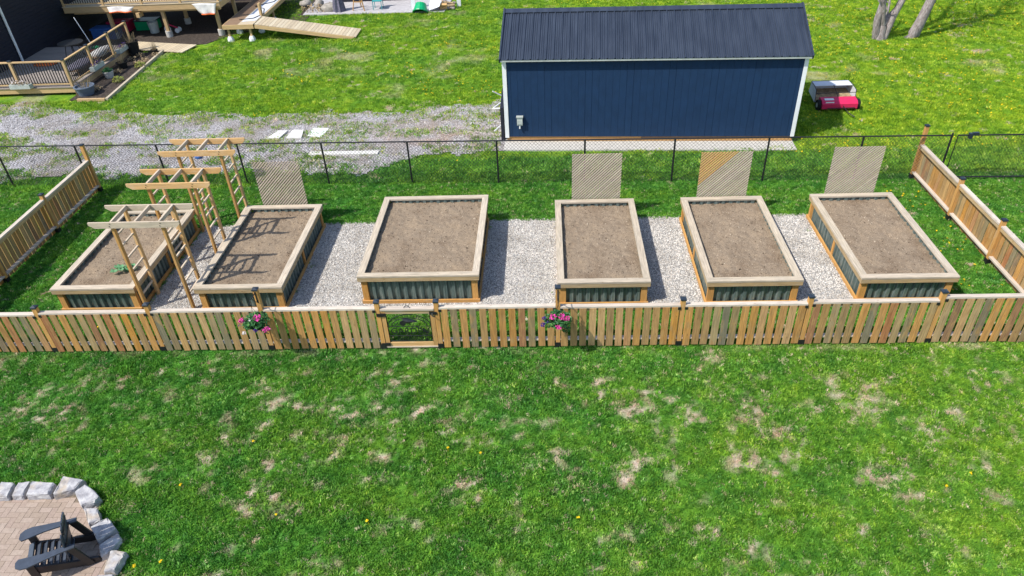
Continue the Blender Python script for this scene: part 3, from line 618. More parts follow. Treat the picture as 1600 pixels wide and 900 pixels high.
for a in np.linspace(2.6, .55, 15): 
    s_.tube([(cx + hw * .83 * math.cos(a), yy, .585 + .225 * math.sin(a)), (cx + hw * .9 * math.cos(a), yy, .585 + .268 * math.sin(a))], .006, 4)
s_.build('scrollwork', 'black', G)
s_ = MB(); s_.tube([(cx - .06, -.01, 1.04), (cx - .045, -.01, 1.075), (cx, -.01, 1.09), (cx + .045, -.01, 1.075), (cx + .06, -.01, 1.04)], .008, 6); s_.build('handle', 'black', G)
s_ = MB(); s_.box(-.03, .15, -.062, -.036, .86, .93); s_.build('hinge', 'black', G); s_ = MB(); s_.box(-.03, .15, -.062, -.036, .1, .16); s_.build('hinge', 'black', G)
s_ = MB(); s_.box(gw - .15, gw + .0, -.062, -.036, .9, .96); s_.tube([(gw - .09, -.06, .93), (gw - .09, -.1, .9), (gw - .04, -.1, .87)], .01, 5); s_.build('latch', 'black', G)

# ------------------------------------------------------------------ hanging baskets
def bracket(px, h, label):
    T = thing('plant_hook', label, 'hook', (px, -.05, h), 'black iron plant hooks on the tall fence posts'); mb = MB()
    mb.box(-.012, .012, -.006, .004, -.28, -.02); mb.tube([(0, -.01, -.04), (0, -.18, -.02), (0, -.3, -.01), (0, -.34, -.04), (0, -.33, -.09), (0, -.3, -.08)], .011, 6); mb.tube([(0, -.005, -.26), (0, -.12, -.16), (0, -.2, -.03)], .008, 6)
    mb.build('arm', 'black', T)
def basket(x_, y_, z_, label, fl, seed):
    T = thing('hanging_flower_basket', label, 'flower basket', (x_, y_, z_), 'hanging flower baskets on the front fence')
    mb = MB(); mb.lathe([(.0, -.17), (.07, -.165), (.12, -.12), (.15, -.05), (.16, 0), (.145, 0), (.13, -.04)], 18); mb.build('pot', 'rubber', T, smooth=True)
    mb = MB()
    for a in (0, 2.1, 4.2): mb.tube([(.15 * math.cos(a), .15 * math.sin(a), 0), (0, 0, .38)], .003, 4)
    mb.tube([(0, 0, .37), (0, 0, .42)], .006, 5); mb.build('hanger', 'black', T)
    mb = MB(); leaves(mb, (0, 0, .03), (.26, .23, .14), 380, .044, seed, .3); leaves(mb, (.16, -.05, -.12), (.1, .08, .16), 110, .028, seed + 1); leaves(mb, (-.2, 0, -.06), (.09, .1, .12), 60, .03, seed + 2); mb.build('foliage', 'leaf', T)
    for (fx, fy, fz, r, mt) in fl:
        r2 = random.Random(int(fx * 999) + seed); mb = MB(); n = 46 if r > .04 else 14
        leaves(mb, (0, 0, 0), (r, r, r * .75), n, r * .36, r2.randint(0, 999), .55, .3); mb.build('flower', mt, T, (fx, fy, fz))
bracket(-5.78, 1.53, 'black iron hook on the tall post left of the gate'); bracket(.18, 1.48, 'black iron hook on the tall post right of the gate')
basket(-5.78, -.35, 1.0, 'hanging basket with a few scattered pink flowers, left of the gate', [(.08, -.08, .17, .075, 'pink'), (-.26, -.05, .08, .06, 'pink'), (.24, -.18, -.05, .07, 'pink'), (-.06, -.1, .13, .035, 'whitepetal'), (-.24, -.15, -.16, .045, 'whitepetal'), (-.33, -.05, -.04, .03, 'purple'), (.04, -.2, -.05, .045, 'purple')], 3)
basket(.18, -.35, .95, 'hanging basket with a dense cluster of pink flowers and purple ones at its left side', [(-.1, -.1, .16, .075, 'pink'), (.06, -.1, .17, .07, 'pink'), (.16, -.1, .13, .065, 'pink'), (0, -.22, .0, .06, 'pink'), (-.27, -.08, .12, .045, 'purple'), (-.3, -.1, -.02, .05, 'purple'), (-.2, -.1, .04, .04, 'purple')], 13)

# ------------------------------------------------------------------ chain link fence
def cy_(x): return 7.33 - .031 * (x + 6.35)
FX = [-18.55, -16.1, -13.65, -11.2, -8.8, -6.35, -3.89, -1.38, 1.06, 3.5, 6.0, 8.45, 10.7]
CH = 1.3
def wiremesh(w, h):
    d = .072 / 1.0; V = []; Fs = []; hw = .0036
    def seg(a, b_, o_):
        a = Vector((a[0], o_, a[1])); b_ = Vector((b_[0], o_, b_[1])); dd = (b_ - a).normalized(); pz = Vector((-dd.z, 0, dd.x)) * hw; py = Vector((0, hw, 0)); k = len(V)
        for q in (a, b_): V.extend([tuple(q + pz), tuple(q - pz * .5 + py), tuple(q - pz * .5 - py)])
        for i in range(3): Fs.append((k + i, k + (i + 1) % 3, k + 3 + (i + 1) % 3, k + 3 + i))
    c_ = -h
    while c_ < w:
        seg((max(c_, 0), max(-c_, 0)), (min(c_ + h, w), min(h, w - c_)), .0); c_ += d * 1.4
    c_ = 0
    while c_ < w + h:
        a = (min(c_, w), max(c_ - w, 0)); b2 = (max(c_ - h, 0), min(c_, h)); seg(a, b2, .004); c_ += d * 1.4
    return mesh('wire_mesh', V, Fs, M['black'])
T = thing('chain_link_fence', 'black chain link fence behind the beds, in front of the shed and gravel', 'fence', (0, 0, 0))
WM = wiremesh(2.45, CH - .06)
for i, px in enumerate(FX):
    mb = MB(); mb.tube([(px, cy_(px), 0), (px, cy_(px), CH + (.06 if i in (0, 12) else 0))], .027, 8); mb.build('post', 'black', T)
    if i: 
        a = FX[i - 1]; mb = MB(); mb.tube([(a, cy_(a), CH), (px, cy_(px), CH)], .021, 8); mb.build('top_rail', 'black', T)
        o = obj('wire_mesh', WM, None, T, (a, cy_(a) - .02, .04), (0, 0, math.atan(-.031))); o.scale = ((px - a) / 2.45, 1, 1); o['kind'] = 'stuff'
T = thing('chain_link_gate', 'black chain link gate at the right edge with a latch on its top bar', 'gate', (10.85, cy_(10.85), 0))
mb = MB(); mb.tube([(0, 0, .08), (0, 0, CH), (3.6, -.1, CH)], .021, 8); mb.tube([(0, 0, .08), (3.6, -.1, .08), (3.6, -.1, CH)], .021, 8); mb.build('frame', 'black', T)
for k in (0, 1): o = obj('wire_mesh', WM, None, T, (1.8 * k, -.02, .05), (0, 0, math.atan(-.028))); o.scale = (1.8 / 2.45, 1, 1); o['kind'] = 'stuff'
mb = MB(); mb.box(.28, .36, -.05, .05, CH - .09, CH + .05); mb.box(.36, .52, -.03, .04, CH - .0, CH + .07); mb.build('latch', 'cap_black', T)

# ------------------------------------------------------------------ shed
SH = thing('shed', 'long navy blue shed with a dark ribbed metal roof and white trim', 'shed', (-1.25, 9.87, 0), rz=math.atan2(9.39 - 9.87, 8.78))
sw, sd, sh = 8.75, 3.66, 2.74; zb = .2; rp = 3.55
mb = MB(); mb.box(-.05, sw + .02, -.6, sd + .2, -.02, .035); mb.build('concrete_pad', 'concrete', SH)
for k, (a, b_) in enumerate(((.02, 4.2), (4.21, sw))):
    block('skid', SH, a, b_, .02, .12, .04, .115, 'skid'); block('skid', SH, a, b_, .035, .12, .12, .195, 'skid' if k == 0 else 'brownboard')
block('skid', SH, .02, sw, sd - .12, sd - .02, .04, .195, 'skid')
n = 43; bw = sw / n
for i in range(n):
    g_ = .002 if i % 6 else .006
    block('siding_board', SH, i * bw + g_, (i + 1) * bw - g_, 0, .02, zb, sh, 'navy')
mb = MB(); mb.box(0.01, sw - .01, .014, sd - .01, zb, sh)
mb.add([(0.01, .0, sh), (0.01, sd, sh), (0.01, sd / 2, rp - .03), (sw - .01, .0, sh), (sw - .01, sd, sh), (sw - .01, sd / 2, rp - .03)], [(0, 2, 1), (3, 4, 5), (0, 3, 5, 2), (2, 5, 4, 1), (0, 1, 4, 3)]); mb.build('wall', 'navy', SH)
for xx in (-.012, sw - .085):
    for y0_ in (-.022, sd - .02): block('corner_trim', SH, xx, xx + .1, y0_, y0_ + .02, zb - .03, sh - .002, 'white')
for xx in (-.035, sw + .005): block('corner_trim', SH, xx, xx + .022, -.02, .09, zb - .03, sh - .002, 'white')
ov = .16; slope = (rp - sh) / (sd / 2); ez = sh - ov * slope
block('fascia', SH, -.06, sw + .06, -ov + .012, -ov + .034, ez - .05, ez + .0, 'greybox')
def roofpanel(w, L, ribs=4):
    pf = []
    for i in range(ribs):
        u = i * w / ribs
        for f_, d_ in ((0, 0), (.04, .034), (.15, .034), (.19, 0), (.4, 0), (.45, .014), (.5, 0), (.66, 0), (.71, .014), (.76, 0)): pf.append((u + f_ * w / ribs, d_))
    pf.append((w, 0)); V = []; Fs = []
    for x_, d_ in pf: V += [(x_, 0, d_), (x_, L, d_), (x_, 0, d_ - .006), (x_, L, d_ - .006)]
    for i in range(len(pf) - 1):
        a = 4 * i; Fs += [(a, a + 4, a + 5, a + 1), (a + 2, a + 3, a + 7, a + 6), (a, a + 2, a + 6, a + 4), (a + 1, a + 5, a + 7, a + 3)]
    return mesh('roof_panel', V, Fs, M['roof'])
ang = math.atan(slope); LL = (sd / 2 + ov) / math.cos(ang); npn = 10; pw_ = (sw + .16) / npn; RP = roofpanel(pw_ - .004, LL)
for i in range(npn):
    o = obj('roof_panel', RP, None, SH, (-.08 + i * pw_, -ov, ez + .012), (ang, 0, 0))
    o = obj('roof_panel', RP, None, SH, (-.08 + (i + 1) * pw_ - .004, sd + ov, ez + .012), (ang, 0, math.pi))
mb = MB(); 
for s1 in (1, -1):
    a = Vector((-.09, sd / 2, rp + .055)); dy = -s1 * .16
    mb.add([(-.09, sd / 2, rp + .06), (sw + .09, sd / 2, rp + .06), (sw + .09, sd / 2 + dy, rp + .055 - .16 * slope), (-.09, sd / 2 + dy, rp + .055 - .16 * slope), (-.09, sd / 2, rp + .05), (sw + .09, sd / 2, rp + .05), (sw + .09, sd / 2 + dy, rp + .043 - .16 * slope), (-.09, sd / 2 + dy, rp + .043 - .16 * slope)], BF)
mb.build('ridge_cap', 'roof', SH)
for xx in (-.1, sw + .055):
    for s1 in (0, 1):
        ya, yb = (-ov, sd / 2) if s1 == 0 else (sd + ov, sd / 2)
        board('rake_trim', SH, (xx + .02, ya, ez - .01), (xx + .02, yb, rp + .02), .045, .13, 'roof')
bx = MB(); bx.box(.36, .53, -.11, -.001, .62, .88); bx.box(.34, .55, -.13, -.0, .87, .9); bx.box(.36, .53, -.125, -.11, .66, .8); bx.build('meter_box', 'greybox', SH)
bx = MB(); bx.tube([(.44, -.07, .62), (.44, -.07, .5)], .025, 8); bx.build('conduit', 'white', SH)
# rack of sticks leaning at the left wall
T = thing('wire_rack', 'pale bent brackets against the shaded left end of the shed', 'rack', (-1.3, 10.0, 0))
for (a, b_) in (((-.02, .3, .5), (-.35, .2, .25)), ((-.02, .9, 1.0), (-.4, .7, .8)), ((-.4, .7, .8), (-.02, .5, .9)), ((-.02, 1.4, .9), (-.42, 1.3, 1.15))):
    board('bracket', T, a, b_, .03, .03, 'white')
mb = MB(); mb.box(-.12, -.02, .0, 1.7, 0, 1.1); mb.build('dark_shade_panel', 'darkhouse', T)  # dark box added in place of the shadow at the shed's left end

# lawn sweeper
T = thing('lawn_sweeper', 'red lawn sweeper with a pale canvas hopper beside the shed', 'lawn sweeper', (8.93, 11.62, 0), rz=.0); w = 1.38
mb = MB(); prf = [(0, .1), (0, .26), (.1, .34), (.34, .38), (.42, .34), (.42, .12), (.2, .06)]
n = len(prf); mb.add([(x_, y_, z_) for x_ in (.12, w - .12) for y_, z_ in prf], [tuple(range(n)), tuple(range(2 * n - 1, n - 1, -1))] + [(i, i + n, (i + 1) % n + n, (i + 1) % n) for i in range(n)]); mb.build('brush_cover', 'red', T)
mb = MB(); mb.box(.22, .5, .03, .032, .29, .33); 
mb.add([(.22, .12, .352), (.52, .12, .352), (.52, .24, .372), (.22, .24, .372)], [(0, 1, 2, 3)]); mb.build('sticker', 'white', T)
for xx in (.06, w - .06):
    wh = MB(); wh.tube([(xx - .045, .2, .17), (xx + .045, .2, .17)], .17, 18); q = wh.build('wheel', 'rubber', T); hb = MB(); hb.tube([(xx - .05, .2, .17), (xx + .05, .2, .17)], .08, 12); hb.build('rim', 'greybox', q)
mb = MB(); t_ = .012
def quad(mb, a, b, c, d):
    a, b, c, d = map(Vector, (a, b, c, d)); n_ = (b - a).cross(d - a).normalized() * t_; mb.add([a, b, c, d, a + n_, b + n_, c + n_, d + n_], BF)
quad(mb, (.02, .5, .15), (w - .02, .5, .15), (w - .08, 1.35, .2), (.08, 1.35, .2)); quad(mb, (.08, 1.35, .2), (w - .08, 1.35, .2), (w - .08, 1.25, .56), (.08, 1.25, .56))
quad(mb, (.02, .5, .15), (.08, 1.35, .2), (.08, 1.25, .56), (.04, .6, .5)); quad(mb, (w - .02, .5, .15), (w - .08, 1.35, .2), (w - .08, 1.25, .56), (w - .04, .6, .5)); quad(mb, (.08, .85, .56), (w - .08, .85, .56), (w - .08, 1.25, .57), (.08, 1.25, .57))
mb.build('hopper', 'canvas', T)
mb = MB(); quad(mb, (.06, .52, .18), (w - .06, .52, .18), (w - .1, 1.3, .3), (.1, 1.3, .3)); mb.build('clippings', 'stalk', T)
mb = MB(); mb.tube([(.04, .5, .15), (.04, .56, .52), (.06, .85, .58), (.08, 1.27, .58), (w - .08, 1.27, .58), (w - .06, .85, .58), (w - .04, .56, .52), (w - .04, .5, .15)], .013, 6); mb.tube([(.04, .5, .45), (w - .04, .5, .45)], .01, 6)
mb.tube([(w / 2, .3, .38), (w / 2, .86, .58)], .01, 6); mb.build('hopper_frame', 'black', T)
mb = MB(); mb.tube([(w / 2 + .1, .05, .2), (w / 2 + .15, -.4, .12), (w / 2 + .3, -.6, .06)], .016, 6); mb.tube([(.3, -.01, .13), (w - .2, -.02, .13)], .014, 6); mb.build('tow_bar', 'black', T)

# ------------------------------------------------------------------ trees
def branch(mb, tips, p, d, L, r, depth, rnd_):
    pts = [p]; q = p.copy(); dd = d.copy(); n = 4
    for i in range(n):
        dd = (dd + Vector((rnd_.gauss(0, .13), rnd_.gauss(0, .13), rnd_.gauss(.03, .08)))).normalized(); q = q + dd * L / n; pts.append(q.copy())
    mb.tube(pts, [r * (1 - .5 * i / n) for i in range(n + 1)], 7 if depth > 1 else 5, False)
    if depth == 0: tips.append(q); return
    for k in range(rnd_.choice([2, 3, 3])):
        j = rnd_.choice([2, 3, 4]); nd = (dd + Vector((rnd_.gauss(0, .6), rnd_.gauss(0, .6), rnd_.gauss(.1, .35)))).normalized(); branch(mb, tips, pts[j], nd, L * rnd_.uniform(.6, .8), r * .52, depth - 1, rnd_)
def tree(loc, stems, label, seed):
    T = thing('tree', label, 'tree', loc, 'bare-trunked trees on the back lawn'); rn = random.Random(seed); tips = []; tm = MB(); bmn = MB()
    for path, r0, r1 in stems:
        n = len(path); tm.tube(path, [(r0 + (r1 - r0) * (i / (n - 1)) ** .6) for i in range(n)], 12, False)
        d = (Vector(path[-1]) - Vector(path[-2])).normalized()
        for k in range(3): branch(bmn, tips, Vector(path[-1]) - d * .1 * k, (d + Vector((rn.gauss(0, .45), rn.gauss(0, .45), .1))).normalized(), 2.0, r1 * .75, 3, rn)
        branch(bmn, tips, Vector(path[-2]), (d + Vector((rn.gauss(0, .8), rn.gauss(0, .8), .1))).normalized(), 1.8, r1 * .5, 2, rn)
    tm.build('trunk', 'bark', T, smooth=True); o = bmn.build('branches', 'bark', T, smooth=True)
    mb = MB()
    for i, q in enumerate(tips): leaves(mb, q, (.5, .5, .4), 9, .05, i)
    mb.build('crown', 'treeleaf', T)
tree((13.55, 18.9, 0), [([(0, .1, -.1), (-.12, 0, .25), (-.2, 0, .8), (-.1, .05, 1.6), (.1, .1, 2.6), (.2, .2, 4.2), (.1, .3, 5.6)], .17, .1), ([(.2, 0, -.1), (.3, 0, .3), (.42, 0, .9), (.75, .1, 1.8), (1.15, .2, 3.0), (1.5, .3, 4.4)], .15, .08), ([(.08, -.02, -.1), (.08, 0, .3), (.1, 0, .55)], .22, .13)], 'forked grey tree with two trunks from one stump', 5)
tree((15.0, 19.0, 0), [([(-.12, 0, -.12), (0, 0, .12), (.12, 0, .6), (.34, .05, 1.5), (.55, .1, 2.6), (.75, .2, 4.0), (.9, .3, 5.6)], .28, .12)], 'single leaning tree trunk right of the forked one', 9)

# ------------------------------------------------------------------ loose slabs and plank on the drive
def slab(poly, h, label, mt='pebwhite', name='stone_slab', grp='pale slabs lying on the gravel drive'):
    mb = MB(); cx_ = sum(p[0] for p in poly) / len(poly); cy2 = sum(p[1] for p in poly) / len(poly); mb.prism([(p[0] - cx_, p[1] - cy2) for p in poly], .0, h); return tag(mb.build(name, mt, None, (cx_, cy2, .015)), label, 'slab', grp)
slab([(-9.2, 10.5), (-8.78, 10.5), (-8.66, 11.1), (-8.98, 11.12)], .06, 'stone slab lying leftmost on the gravel drive')
slab([(-8.55, 10.5), (-8.03, 10.48), (-8.12, 11.12), (-8.5, 11.14)], .06, 'middle stone slab lying on the gravel drive')
slab([(-7.9, 10.7), (-7.4, 10.6), (-7.3, 11.3), (-7.85, 11.35)], .02, 'whitest slab lying rightmost on the gravel drive', 'white')
mb = MB(); mb.box(-1.1, 1.1, -.12, .12, 0, .05); tag(mb.build('plank', 'pebwhite', None, (-6.35, 9.28, .02)), 'long pale plank lying on the gravel behind the chain link fence', 'plank').rotation_euler.z = -.02
tag(blob('toy', 'blue', None, (-11.0, 9.25, .06), (.12, .09, .08), 3), 'small blue object lying on the gravel seen through the rear arbor', 'toy')

# ------------------------------------------------------------------ patio, border stones, chair
mb = MB(); mb.prism(PATIO, -.03, .008); o = mb.build('patio', 'sand'); o['kind'] = 'structure'; patio = o
c = .1; cnt = 0
pm = MB(); g_ = .0025; pm.box(-.1 + g_, .1 - g_, -.05 + g_, .05 - g_, 0, .045); PM = mesh('paver', pm.V, pm.F, M['paver'])
PIN = [(-11, -9), (-11, -3.78), (-8.0, -3.78), (-7.62, -4.0), (-7.3, -4.45), (-7.03, -4.8), (-6.8, -5.05), (-6.78, -5.6), (-7.05, -6.6), (-8, -8), (-9, -9)]
cells = []
for i in range(-100, -66):
    for j in range(-62, -38):
        r_ = (i - j) % 4
        if r_ == 0: cells.append((i * c + c, j * c + c / 2, 0))
        elif r_ == 3: cells.append((i * c + c / 2, j * c + c, math.pi / 2))
cells = [q for q in cells if bool(inpoly(np.array([q[0]]), np.array([q[1]]), PIN)[0])]
cells.sort(key=lambda q: (q[0] + 7.9) ** 2 + (q[1] + 4.6) ** 2)
for k, (a, b_, r_) in enumerate(cells[:298]): obj('paver', PM, None, patio, (a, b_, -.034 + random.uniform(0, .004)), (random.uniform(-.008, .008), random.uniform(-.008, .008), r_))
rest = MB()
for a, b_, r_ in cells[298:]:
    hx, hy = ((.096, .046) if r_ == 0 else (.046, .096)); rest.box(a - hx, a + hx, b_ - hy, b_ + hy, -.03, .01)
if rest.V: o = rest.build('paver_field', 'paver', patio); o['kind'] = 'stuff'
ST = [[(-9.43, -3.55), (-9.17, -3.57), (-9.11, -3.87), (-9.43, -3.87)], [(-9.13, -3.57), (-8.91, -3.54), (-8.87, -3.85), (-9.07, -3.86)], [(-8.87, -3.57), (-8.43, -3.59), (-8.4, -3.84), (-8.82, -3.85)], [(-8.38, -3.45), (-7.95, -3.52), (-8.04, -3.74), (-8.34, -3.86)], [(-7.89, -3.6), (-7.49, -3.89), (-7.53, -4.0), (-7.73, -4.07), (-8.02, -3.77)], [(-7.69, -4.09), (-7.44, -4.09), (-7.27, -4.33), (-7.43, -4.42)], [(-7.36, -4.47), (-7.17, -4.28), (-6.91, -4.5), (-7.12, -4.74)], [(-7.1, -4.77), (-6.86, -4.56), (-6.77, -4.67), (-6.87, -4.93), (-6.94, -5.0)], [(-6.84, -4.87), (-6.58, -4.88), (-6.57, -5.01), (-6.59, -5.23), (-6.78, -5.25)], [(-6.84, -5.3), (-6.59, -5.26), (-6.5, -5.5), (-6.8, -5.6)], [(-9.75, -3.55), (-9.47, -3.55), (-9.47, -3.87), (-9.75, -3.88)]]
SL = ['pale border stone at the left picture edge, first of the straight row', 'narrow white border stone, second in the straight row', 'widest flat border stone with tan stains, third in the straight row', 'angular border stone at the corner of the patio, highest in the photo', 'big tan-topped border stone just right of the patio corner', 'rounded border stone above the striped chair shadow', 'border stone striped by the shadow of the chair back', 'pointed border stone just below the stone with the striped shadow', 'long upright white border stone right of the chair', 'last border stone at the bottom edge of the photo', 'border stone cut off by the left photo edge']
for k, (poly, lb) in enumerate(zip(ST, SL)):
    rn = random.Random(k + 50); cx_ = sum(p[0] for p in poly) / len(poly); cy2 = sum(p[1] for p in poly) / len(poly); h = rn.uniform(.13, .17)
    bm = bmesh.new(); vs = [bm.verts.new((p[0] - cx_, p[1] - cy2, 0)) for p in poly]; 
    if sum((poly[i][0] * poly[(i + 1) % len(poly)][1] - poly[(i + 1) % len(poly)][0] * poly[i][1]) for i in range(len(poly))) < 0: vs = vs[::-1]
    f_ = bm.faces.new(vs); e_ = bmesh.ops.extrude_face_region(bm, geom=[f_]); tv = [v for v in e_['geom'] if isinstance(v, bmesh.types.BMVert)]
    for v in tv: v.co.z = h + rn.uniform(-.02, .02); v.co.x *= .93; v.co.y *= .93
    bmesh.ops.recalc_face_normals(bm, faces=bm.faces); bmesh.ops.bevel(bm, geom=bm.edges[:], offset=.022, segments=2, affect='EDGES', profile=.6)
    bmesh.ops.triangulate(bm, faces=bm.faces); bmesh.ops.subdivide_edges(bm, edges=[e for e in bm.edges if e.calc_length() > .06], cuts=2, use_grid_fill=True)
    for v in bm.verts: v.co += Vector((rn.gauss(0, .0045), rn.gauss(0, .0045), rn.gauss(0, .005)))
    me = bpy.data.meshes.new('border_stone'); bm.to_mesh(me); bm.free(); me.materials.append(M['stone']); tag(obj('border_stone', me, None, None, (cx_, cy2, -.01)), lb, 'border stone', 'pale stones edging the patio')

CHR = thing('adirondack_chair', 'charcoal slatted armchair on the brick patio', 'chair', (-7.57, -5.0, .012), rz=math.radians(205)); k_ = .86; CHR.scale = (k_, k_, k_)
def panel(mb, pts, z, t__):
    mb.prism(pts, z - t__, z)
for sy in (-1, 1):
    y_ = sy * .27; mb = MB(); a = [(.36, .40), (.40, .33), (.38, .25), (-.46, .0), (-.6, .0), (-.66, .05), (-.64, .12), (-.56, .15), (-.3, .2), (.3, .41)]
    n = len(a); mb.add([(x_, y_ + s2, z_) for s2 in (-.022, .022) for x_, z_ in a], [tuple(range(n)), tuple(range(2 * n - 1, n - 1, -1))] + [(i, i + n, (i + 1) % n + n, (i + 1) % n) for i in range(n)]); mb.build('side_rail', 'chairdark', CHR)
    board('front_leg', CHR, (.33, sy * .3, 0), (.33, sy * .3, .6), .035, .12, 'chairdark', up=(1, 0, 0))
    board('arm_support', CHR, (-.34, sy * .3, .58), (-.5, sy * .3, .04), .035, .12, 'chairdark', up=(1, 0, 0))
    mb = MB(); yo = [(.46, .2), (.5, .26), (.49, .37), (.42, .43), (.3, .445), (.05, .4), (-.2, .36), (-.42, .34), (-.42, .25), (-.1, .25), (.1, .25), (.3, .22)]
    P2 = [(x_, y2 * sy) for x_, y2 in yo]; P2 = P2 if sy > 0 else P2[::-1]; panel(mb, P2, .625, .025); mb.build('arm', 'chair', CHR)
for i in range(7):
    x_ = .37 - i * .095; z_ = .405 - (i * .095) * .36; board('seat_slat', CHR, (x_, -.27, z_), (x_, .27, z_), .097, .022, 'chair', up=(.36, 0, 1))
bd = Vector((-.17, 0, .985)).normalized()
for i, s2 in enumerate((-2.5, -1.5, -.5, .5, 1.5, 2.5)):
    L_ = .9 - .035 * s2 * s2 / 1.4; p = Vector((-.2, s2 * .086, .16)); q = Vector((-.2 + .004 * s2 * s2, s2 * .104, .16)) + bd * L_
    board('back_slat', CHR, p, q, .092, .02, 'chair', up=(.98, 0, .17))
for d_, w_ in ((.1, .5), (.42, .56), (.68, .4)):
    p = Vector((-.215, 0, .2)) + bd * d_; board('back_rail', CHR, p + Vector((0, -w_ / 2, 0)), p + Vector((0, w_ / 2, 0)), .06, .02, 'chairdark', up=(.98, 0, .2))
board('front_apron', CHR, (.385, -.28, .34), (.385, .28, .34), .12, .02, 'chair', up=(1, 0, 0))
tag(blob('ball', 'pink', None, (-7.56, -5.56, .1), (.07, .07, .07), 1, amp=.02), 'bright pink ball under the charcoal armchair', 'ball')
DL = [(-2.91, -4.32, 'yellow dandelion in the front lawn, lowest of those left of the middle'), (.39, -4.21, 'yellow dandelion in the front lawn, alone near the bottom just right of the middle'), (-4.46, -4.15, 'yellow dandelion in the front lawn between the patio and the middle, near the bottom'), (-6.31, -3.56, 'yellow dandelion in the lawn up and right of the angular corner stone'), (-6.41, -5.13, 'yellow dandelion pair close beside the last border stone'), (-5.98, -4.99, 'yellow dandelion a step right of the pair by the border stones'), (6.87, -3.31, 'yellow dandelion farthest right in the front lawn'), (6.33, -3.63, 'yellow dandelion second from the right in the front lawn'), (-1.8, -2.8, 'yellow dandelion in the middle of the front lawn, left one of two'), (-5.38, -2.56, 'yellow dandelion in the lawn below the fence basket left of the gate'), (-1.23, -2.88, 'yellow dandelion in the middle of the front lawn, right one of two'), (-9.9, .7, 'yellow dandelion behind the front fence in the left grass strip'), (8.9, 3.1, 'yellow dandelion in the right grass strip, halfway along the last bed'), (9.2, 2.0, 'yellow dandelion in the right grass strip, nearest the front fence')]
for k, (a, b_, lb) in enumerate(DL):
    mb = MB()
    for q in range(2 if 'pair' in lb else 1): leaves(mb, (random.uniform(-.04, .04), random.uniform(-.04, .04), .06), (.022, .022, .01), 20, .012, k * 3 + q, 0, 1.5)
    mb.tube([(0, 0, 0), (0, 0, .06)], .003, 4); tag(mb.build('dandelion', 'yellow', None, (a, b_, 0)), lb, 'dandelion', 'single yellow dandelions in the near lawns')
x, y = rnd_pts(-12, 24, 8.5, 27, 12); k = ~offlawn(x, y) & ~drivemask(x, y) & (fbm(x, y, .5) + .12 * np.clip((x - 6) / 6, -1, 1) > .5) & (fbm(x + 9, y, 1.7) > .45); x, y = x[k], y[k]
mb = MB(); leaves(mb, (0, 0, .07), (.022, .022, .01), 14, .013, 1, 0, 1.5); scatter('dandelions', np.stack([x, y, 0 * x], 1), rng.uniform(.6, 1.3, len(x)), [mesh('dandelion_head', mb.V, mb.F, M['yellow'])], M['yellow'], {})
x, y = rnd_pts(8.7, 10, 1, 6.5, 8); mb = MB(); leaves(mb, (0, 0, .05), (.02, .02, .01), 10, .013, 2, 0, 1.5); scatter('dandelions', np.stack([x, y, 0 * x], 1), rng.uniform(.6, 1.2, len(x)), [mesh('dandelion_head', mb.V, mb.F, M['yellow'])], M['yellow'], {})
#@DECK
# ------------------------------------------------------------------ neighbour's house, decks and clutter
def railing(T, a, b, z0, z1, nb=None, top='deckwood'):
    A = Vector((*a, 0)); B = Vector((*b, 0)); d = (B - A).normalized(); L = (B - A).length
    board('handrail', T, A + Vector((0, 0, z1)), B + Vector((0, 0, z1)), .1, .04, top); board('bottom_rail', T, A + Vector((0, 0, z0 + .1)), B + Vector((0, 0, z0 + .1)), .05, .05, 'deckwood')
    n = nb or int(L / .11)
    for i in range(1, n):
        p = A + d * L * i / n; board('baluster', T, p + Vector((0, 0, z0 + .12)), p + Vector((0, 0, z1 - .02)), .028, .028, 'black')
mb = MB(); mb.prism([(-26, 20.3), (-18.3, 20.3), (-15.3, 21.2), (-14.6, 22.4), (-11.6, 24.2), (-11.8, 29), (-26, 29)], -.03, .012); o = mb.build('bare_soil', 'dirt'); o['kind'] = 'structure'
H = thing('house', 'dark clapboard house wall with a white downspout at the upper left corner', 'house', (-22.25, 17, 0))
for k in range(22): 
    o = board('siding_board', H, (.0, -1.0, .3 + k * .15), (.0, 11, .3 + k * .15), .03, .155, 'darkhouse', up=(.12, 0, 1))
mb = MB(); mb.box(-3, -.02, -1, 11, 0, 3.7); mb.build('wall', 'darkhouse', H)
mb = MB(); mb.box(-.1, .55, -1.3, 11, 3.62, 3.75); mb.build('eave', 'white', H)
mb = MB(); mb.tube([(.08, 1.45, .35), (.08, 1.45, 3.3), (.4, 1.45, 3.6)], .05, 8); mb.build('downspout', 'white', H)
W_ = block('window_frame', H, .012, .05, 4.3, 5.5, 2.45, 3.4, 'white'); mb = MB(); mb.box(.05, .056, 4.42, 5.38, 2.57, 3.28); mb.build('window_pane', 'darkhouse', W_)
# back wall under the upper deck
mb = MB(); mb.box(-19.5, -13.6, 28.6, 29.2, 0, 4.2); tag(mb.build('house_wing', 'darkhouse'), 'dark back wall of the neighbouring house behind the raised deck', 'house')
